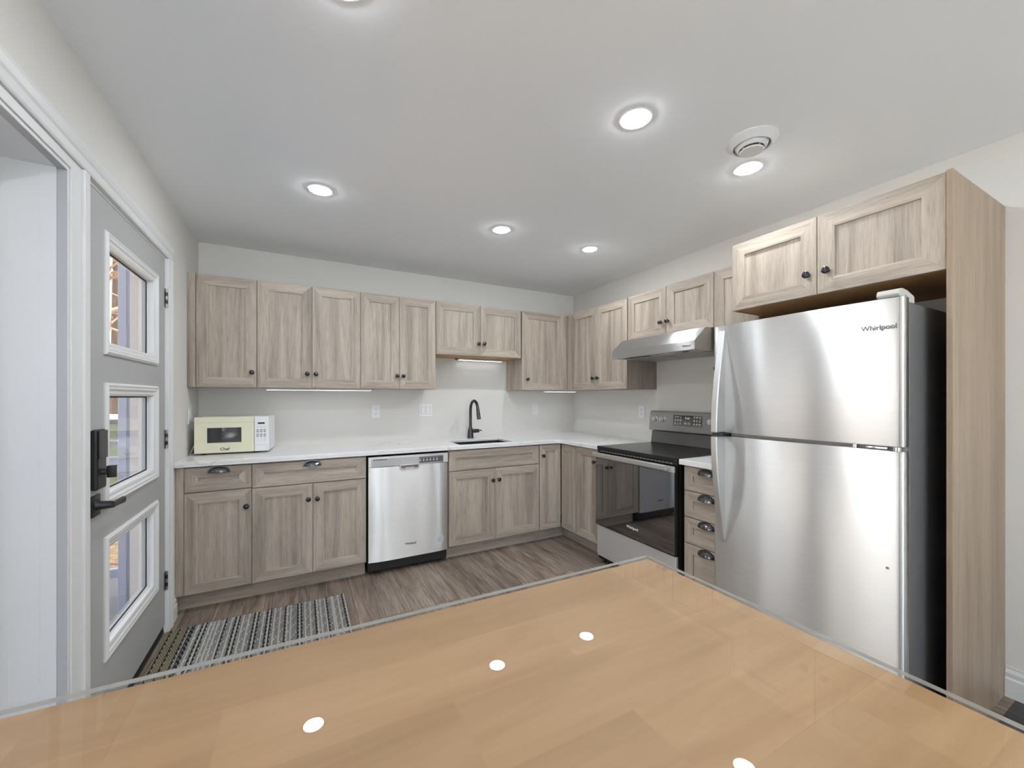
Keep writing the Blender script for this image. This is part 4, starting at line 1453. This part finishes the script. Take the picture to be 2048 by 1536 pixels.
for sx in (tx0 + 0.075, tx1 - 0.075):
    for sy in (ty0 + 0.075, ty1 - 0.075):
        MB().prism([(sx - ox - .035, sy - oy - .035), (sx - ox + .035, sy - oy - .035), (sx - ox + .035, sy - oy + .035), (sx - ox - .035, sy - oy + .035)], 0.0, 0.935, 'z', c=0.004).build('leg', WHITE, t)
bm = bmesh.new()
bmesh.ops.create_cube(bm, size=1)
e_ = 0.003
for q in bm.verts:
    x = tx0 - e_ if q.co.x < 0 else tx1 + e_; y = ty0 - e_ if q.co.y < 0 else ty1 + e_
    q.co = (x, y, tz(x, y) - (0.0 if q.co.z > 0 else 0.0050))
mb = MB()
bm.verts.index_update()
i0 = 0
mb.v = [tuple(q.co) for q in bm.verts]
for f in bm.faces:
    mb.f.append(tuple(q.index for q in f.verts)); mb.mi.append(0 if abs(f.normal.z) > 0.5 else 1); mb.sm.append(False)
bm.free()
tag(mb.build('table_cover', [SHEET, SHEETEDGE]), 'clear glass sheet lying over the butcher block table', 'table cover')

# ------------------------------------------------------------------ outside the doors
structure(MB().box(XL - T, 5.5, YB + T + 0.01, 8.2, -0.5, 3.1).build('shade_wing', simple('shade_wing_pale', srgb(196, 198, 200), 0.8)), 'unseen house wing added beyond the back wall to shade the deck', 'house')  # added block out of view, keeps the sun off deck and porch
PAVE = simple('bounce_paving_pale', srgb(205, 202, 196), 0.9, wob=0.05)
structure(MB().box(-7.5, 12, -22, YR - T - 0.01, -0.30, -0.20).build('bounce_paving_rear', PAVE), 'unseen pale paving added behind the house to bounce sunlight indoors', 'paving')  # added sunlit reflector, throws light up through the rear window
structure(MB().box(-7.5, XL - T - 0.01, YR - T - 0.01, -0.58, -0.30, -0.20).build('bounce_paving_side', PAVE), 'unseen pale paving added along the left wall to bounce sunlight', 'paving')  # added reflector beside the house, out of view
structure(MB().box(-30, XL - T - 2.2, -25, 40, -0.55, -0.45).box(XL - T - 2.2, XL - T - 0.01, 4.2, 40, -0.55, -0.45).build('ground', LITTER), 'leaf covered ground outside', 'ground')
structure(MB().box(XL - T - 2.2, XL - T - 0.002, -0.42, 4.2, -0.16, -0.06).build('deck', DECK), 'grey brown deck boards outside the entry door', 'deck')
structure(MB().box(XL - T - 3.4, XL - T - 0.002, -0.42, 4.6, 2.70, 2.86).build('shade_roof', PORCHW), 'unseen white roof added over the deck to block the sky', 'roof')  # added sky blocker out of view, darkens the porch and patio jamb
structure(MB().box(XL - T - 3.4, XL - T - 0.01, -0.57, -0.42, -0.5, 2.70).build('shade_wall_end', PORCHW), 'unseen white wall added at the deck end to block the sky', 'wall')  # added to cut the skylight that reaches the patio door
NB = simple('shade_house_grey', srgb(128, 124, 118), 0.8, wob=0.05)
mb = MB(); mb.box(-14, -6.8, -1.0, 9, -0.45, 5.0)
mb.prism([(-14.4, 5.0), (-6.4, 5.0), (-10.4, 7.6)], -1.4, 9.4, 'y')
structure(mb.build('shade_house', NB), 'unseen grey house added outside to block the low sky', 'house')  # invented mass out of view, shades the porch side from the sky
t = structure(thing('wall_porch', 'white panelled porch side wall seen through the door glass', 'wall', (XL - T - 0.002, 3.30, -0.06)))
mb = MB(); mb.box(-0.165, 0, 0, 0.12, 0, 2.755)
mb.build('panel', PORCHW, t)
mb = MB(); mb.box(-0.177, -0.137, -0.012, 0.132, 0, 2.755, c=0.003); mb.box(-0.03, 0, -0.012, 0.0, 0, 2.75, c=0.003); mb.box(-0.137, -0.03, -0.012, 0, 0, 0.10, c=0.003)
mb.build('corner_board', PORCHW, t)
t = thing('porch_railing', 'white and grey porch railing outside, seen through the door glass', 'railing', (-1.9, 3.72, -0.06))
MB().box(-1.02, 0.86, -0.03, 0.03, 1.020, 1.060, c=0.004).build('top_rail', GREYRAIL, t)
MB().box(-1.02, 0.86, -0.02, 0.02, 0.900, 0.950, c=0.004).build('mid_rail', PORCHW, t)
MB().box(-1.02, 0.86, -0.02, 0.02, 0.120, 0.180, c=0.004).build('bottom_rail', PORCHW, t)
MB().box(-1.10, -1.02, -0.04, 0.04, 0, 1.09, c=0.004).build('post', PORCHW, t)
MB().box(0.86, 0.94, -0.04, 0.04, 0, 1.09, c=0.004).build('post', PORCHW, t)
t = thing('rain_barrel', 'green ribbed barrel with a dark lid outside, seen through the door glass', 'barrel', (-2.55, 8.3, -0.45))
prof = [(0, 0), (0.30, 0)]
for k in range(10):
    z = 0.02 + k * 0.135
    prof += [(0.33, z), (0.345, z + 0.04), (0.345, z + 0.09), (0.33, z + 0.13)]
prof += [(0.31, 1.37), (0, 1.37)]
MB().lathe(prof, (0, 0, 0), seg=28).build('barrel_body', GREENP, t)
MB().lathe([(0, 1.37), (0.36, 1.37), (0.36, 1.42), (0.30, 1.47), (0, 1.49)], (0, 0, 0), seg=28).build('lid', DARKLID, t)


def tree(label, x, y, hgt, seed, mat):
    random.seed(seed)
    t = thing('bare_tree', label, 'tree', (x, y, -0.45), 0, 'bare trees outside')
    mb = MB()
    lean = random.uniform(-0.3, 0.3)
    mb.tube([(0, 0, 0), (lean * 0.3, 0, hgt * 0.3), (lean * 0.5, 0.1, hgt * 0.65), (lean, 0.1, hgt)], [0.20, 0.16, 0.11, 0.03], 10)
    mb.build('trunk', mat, t)
    mb = MB()
    for k in range(46):
        z = hgt * random.uniform(0.16, 0.95)
        a = random.uniform(0, 2 * PI)
        L = random.uniform(0.8, 2.4)
        p = Vector((lean * z / hgt, 0.05, z)); path = [p]
        d = Vector((math.cos(a), math.sin(a), random.uniform(0.0, 0.6)))
        for s in range(4):
            d = (d + Vector((random.uniform(-.4, .4), random.uniform(-.4, .4), random.uniform(-.35, .35)))).normalized()
            p = p + d * L / 4; path.append(p)
        r0 = random.uniform(0.014, 0.05)
        mb.tube(path, [r0, r0 * .8, r0 * .6, r0 * .4, r0 * .15], 5)
    mb.build('branches', mat, t)


for i, (x, y, hh_, mt) in enumerate(((-4.3, 15.0, 9, BARK), (-6.2, 20.8, 10, BARKD), (-3.4, 10.2, 7, BARK), (-7.8, 27.0, 11, BARK), (-10.2, 33.0, 12, BARKD))):
    tree('bare brown tree outside, glimpsed through the narrow gap in the door glass', x, y, hh_, 20 + i, mt)
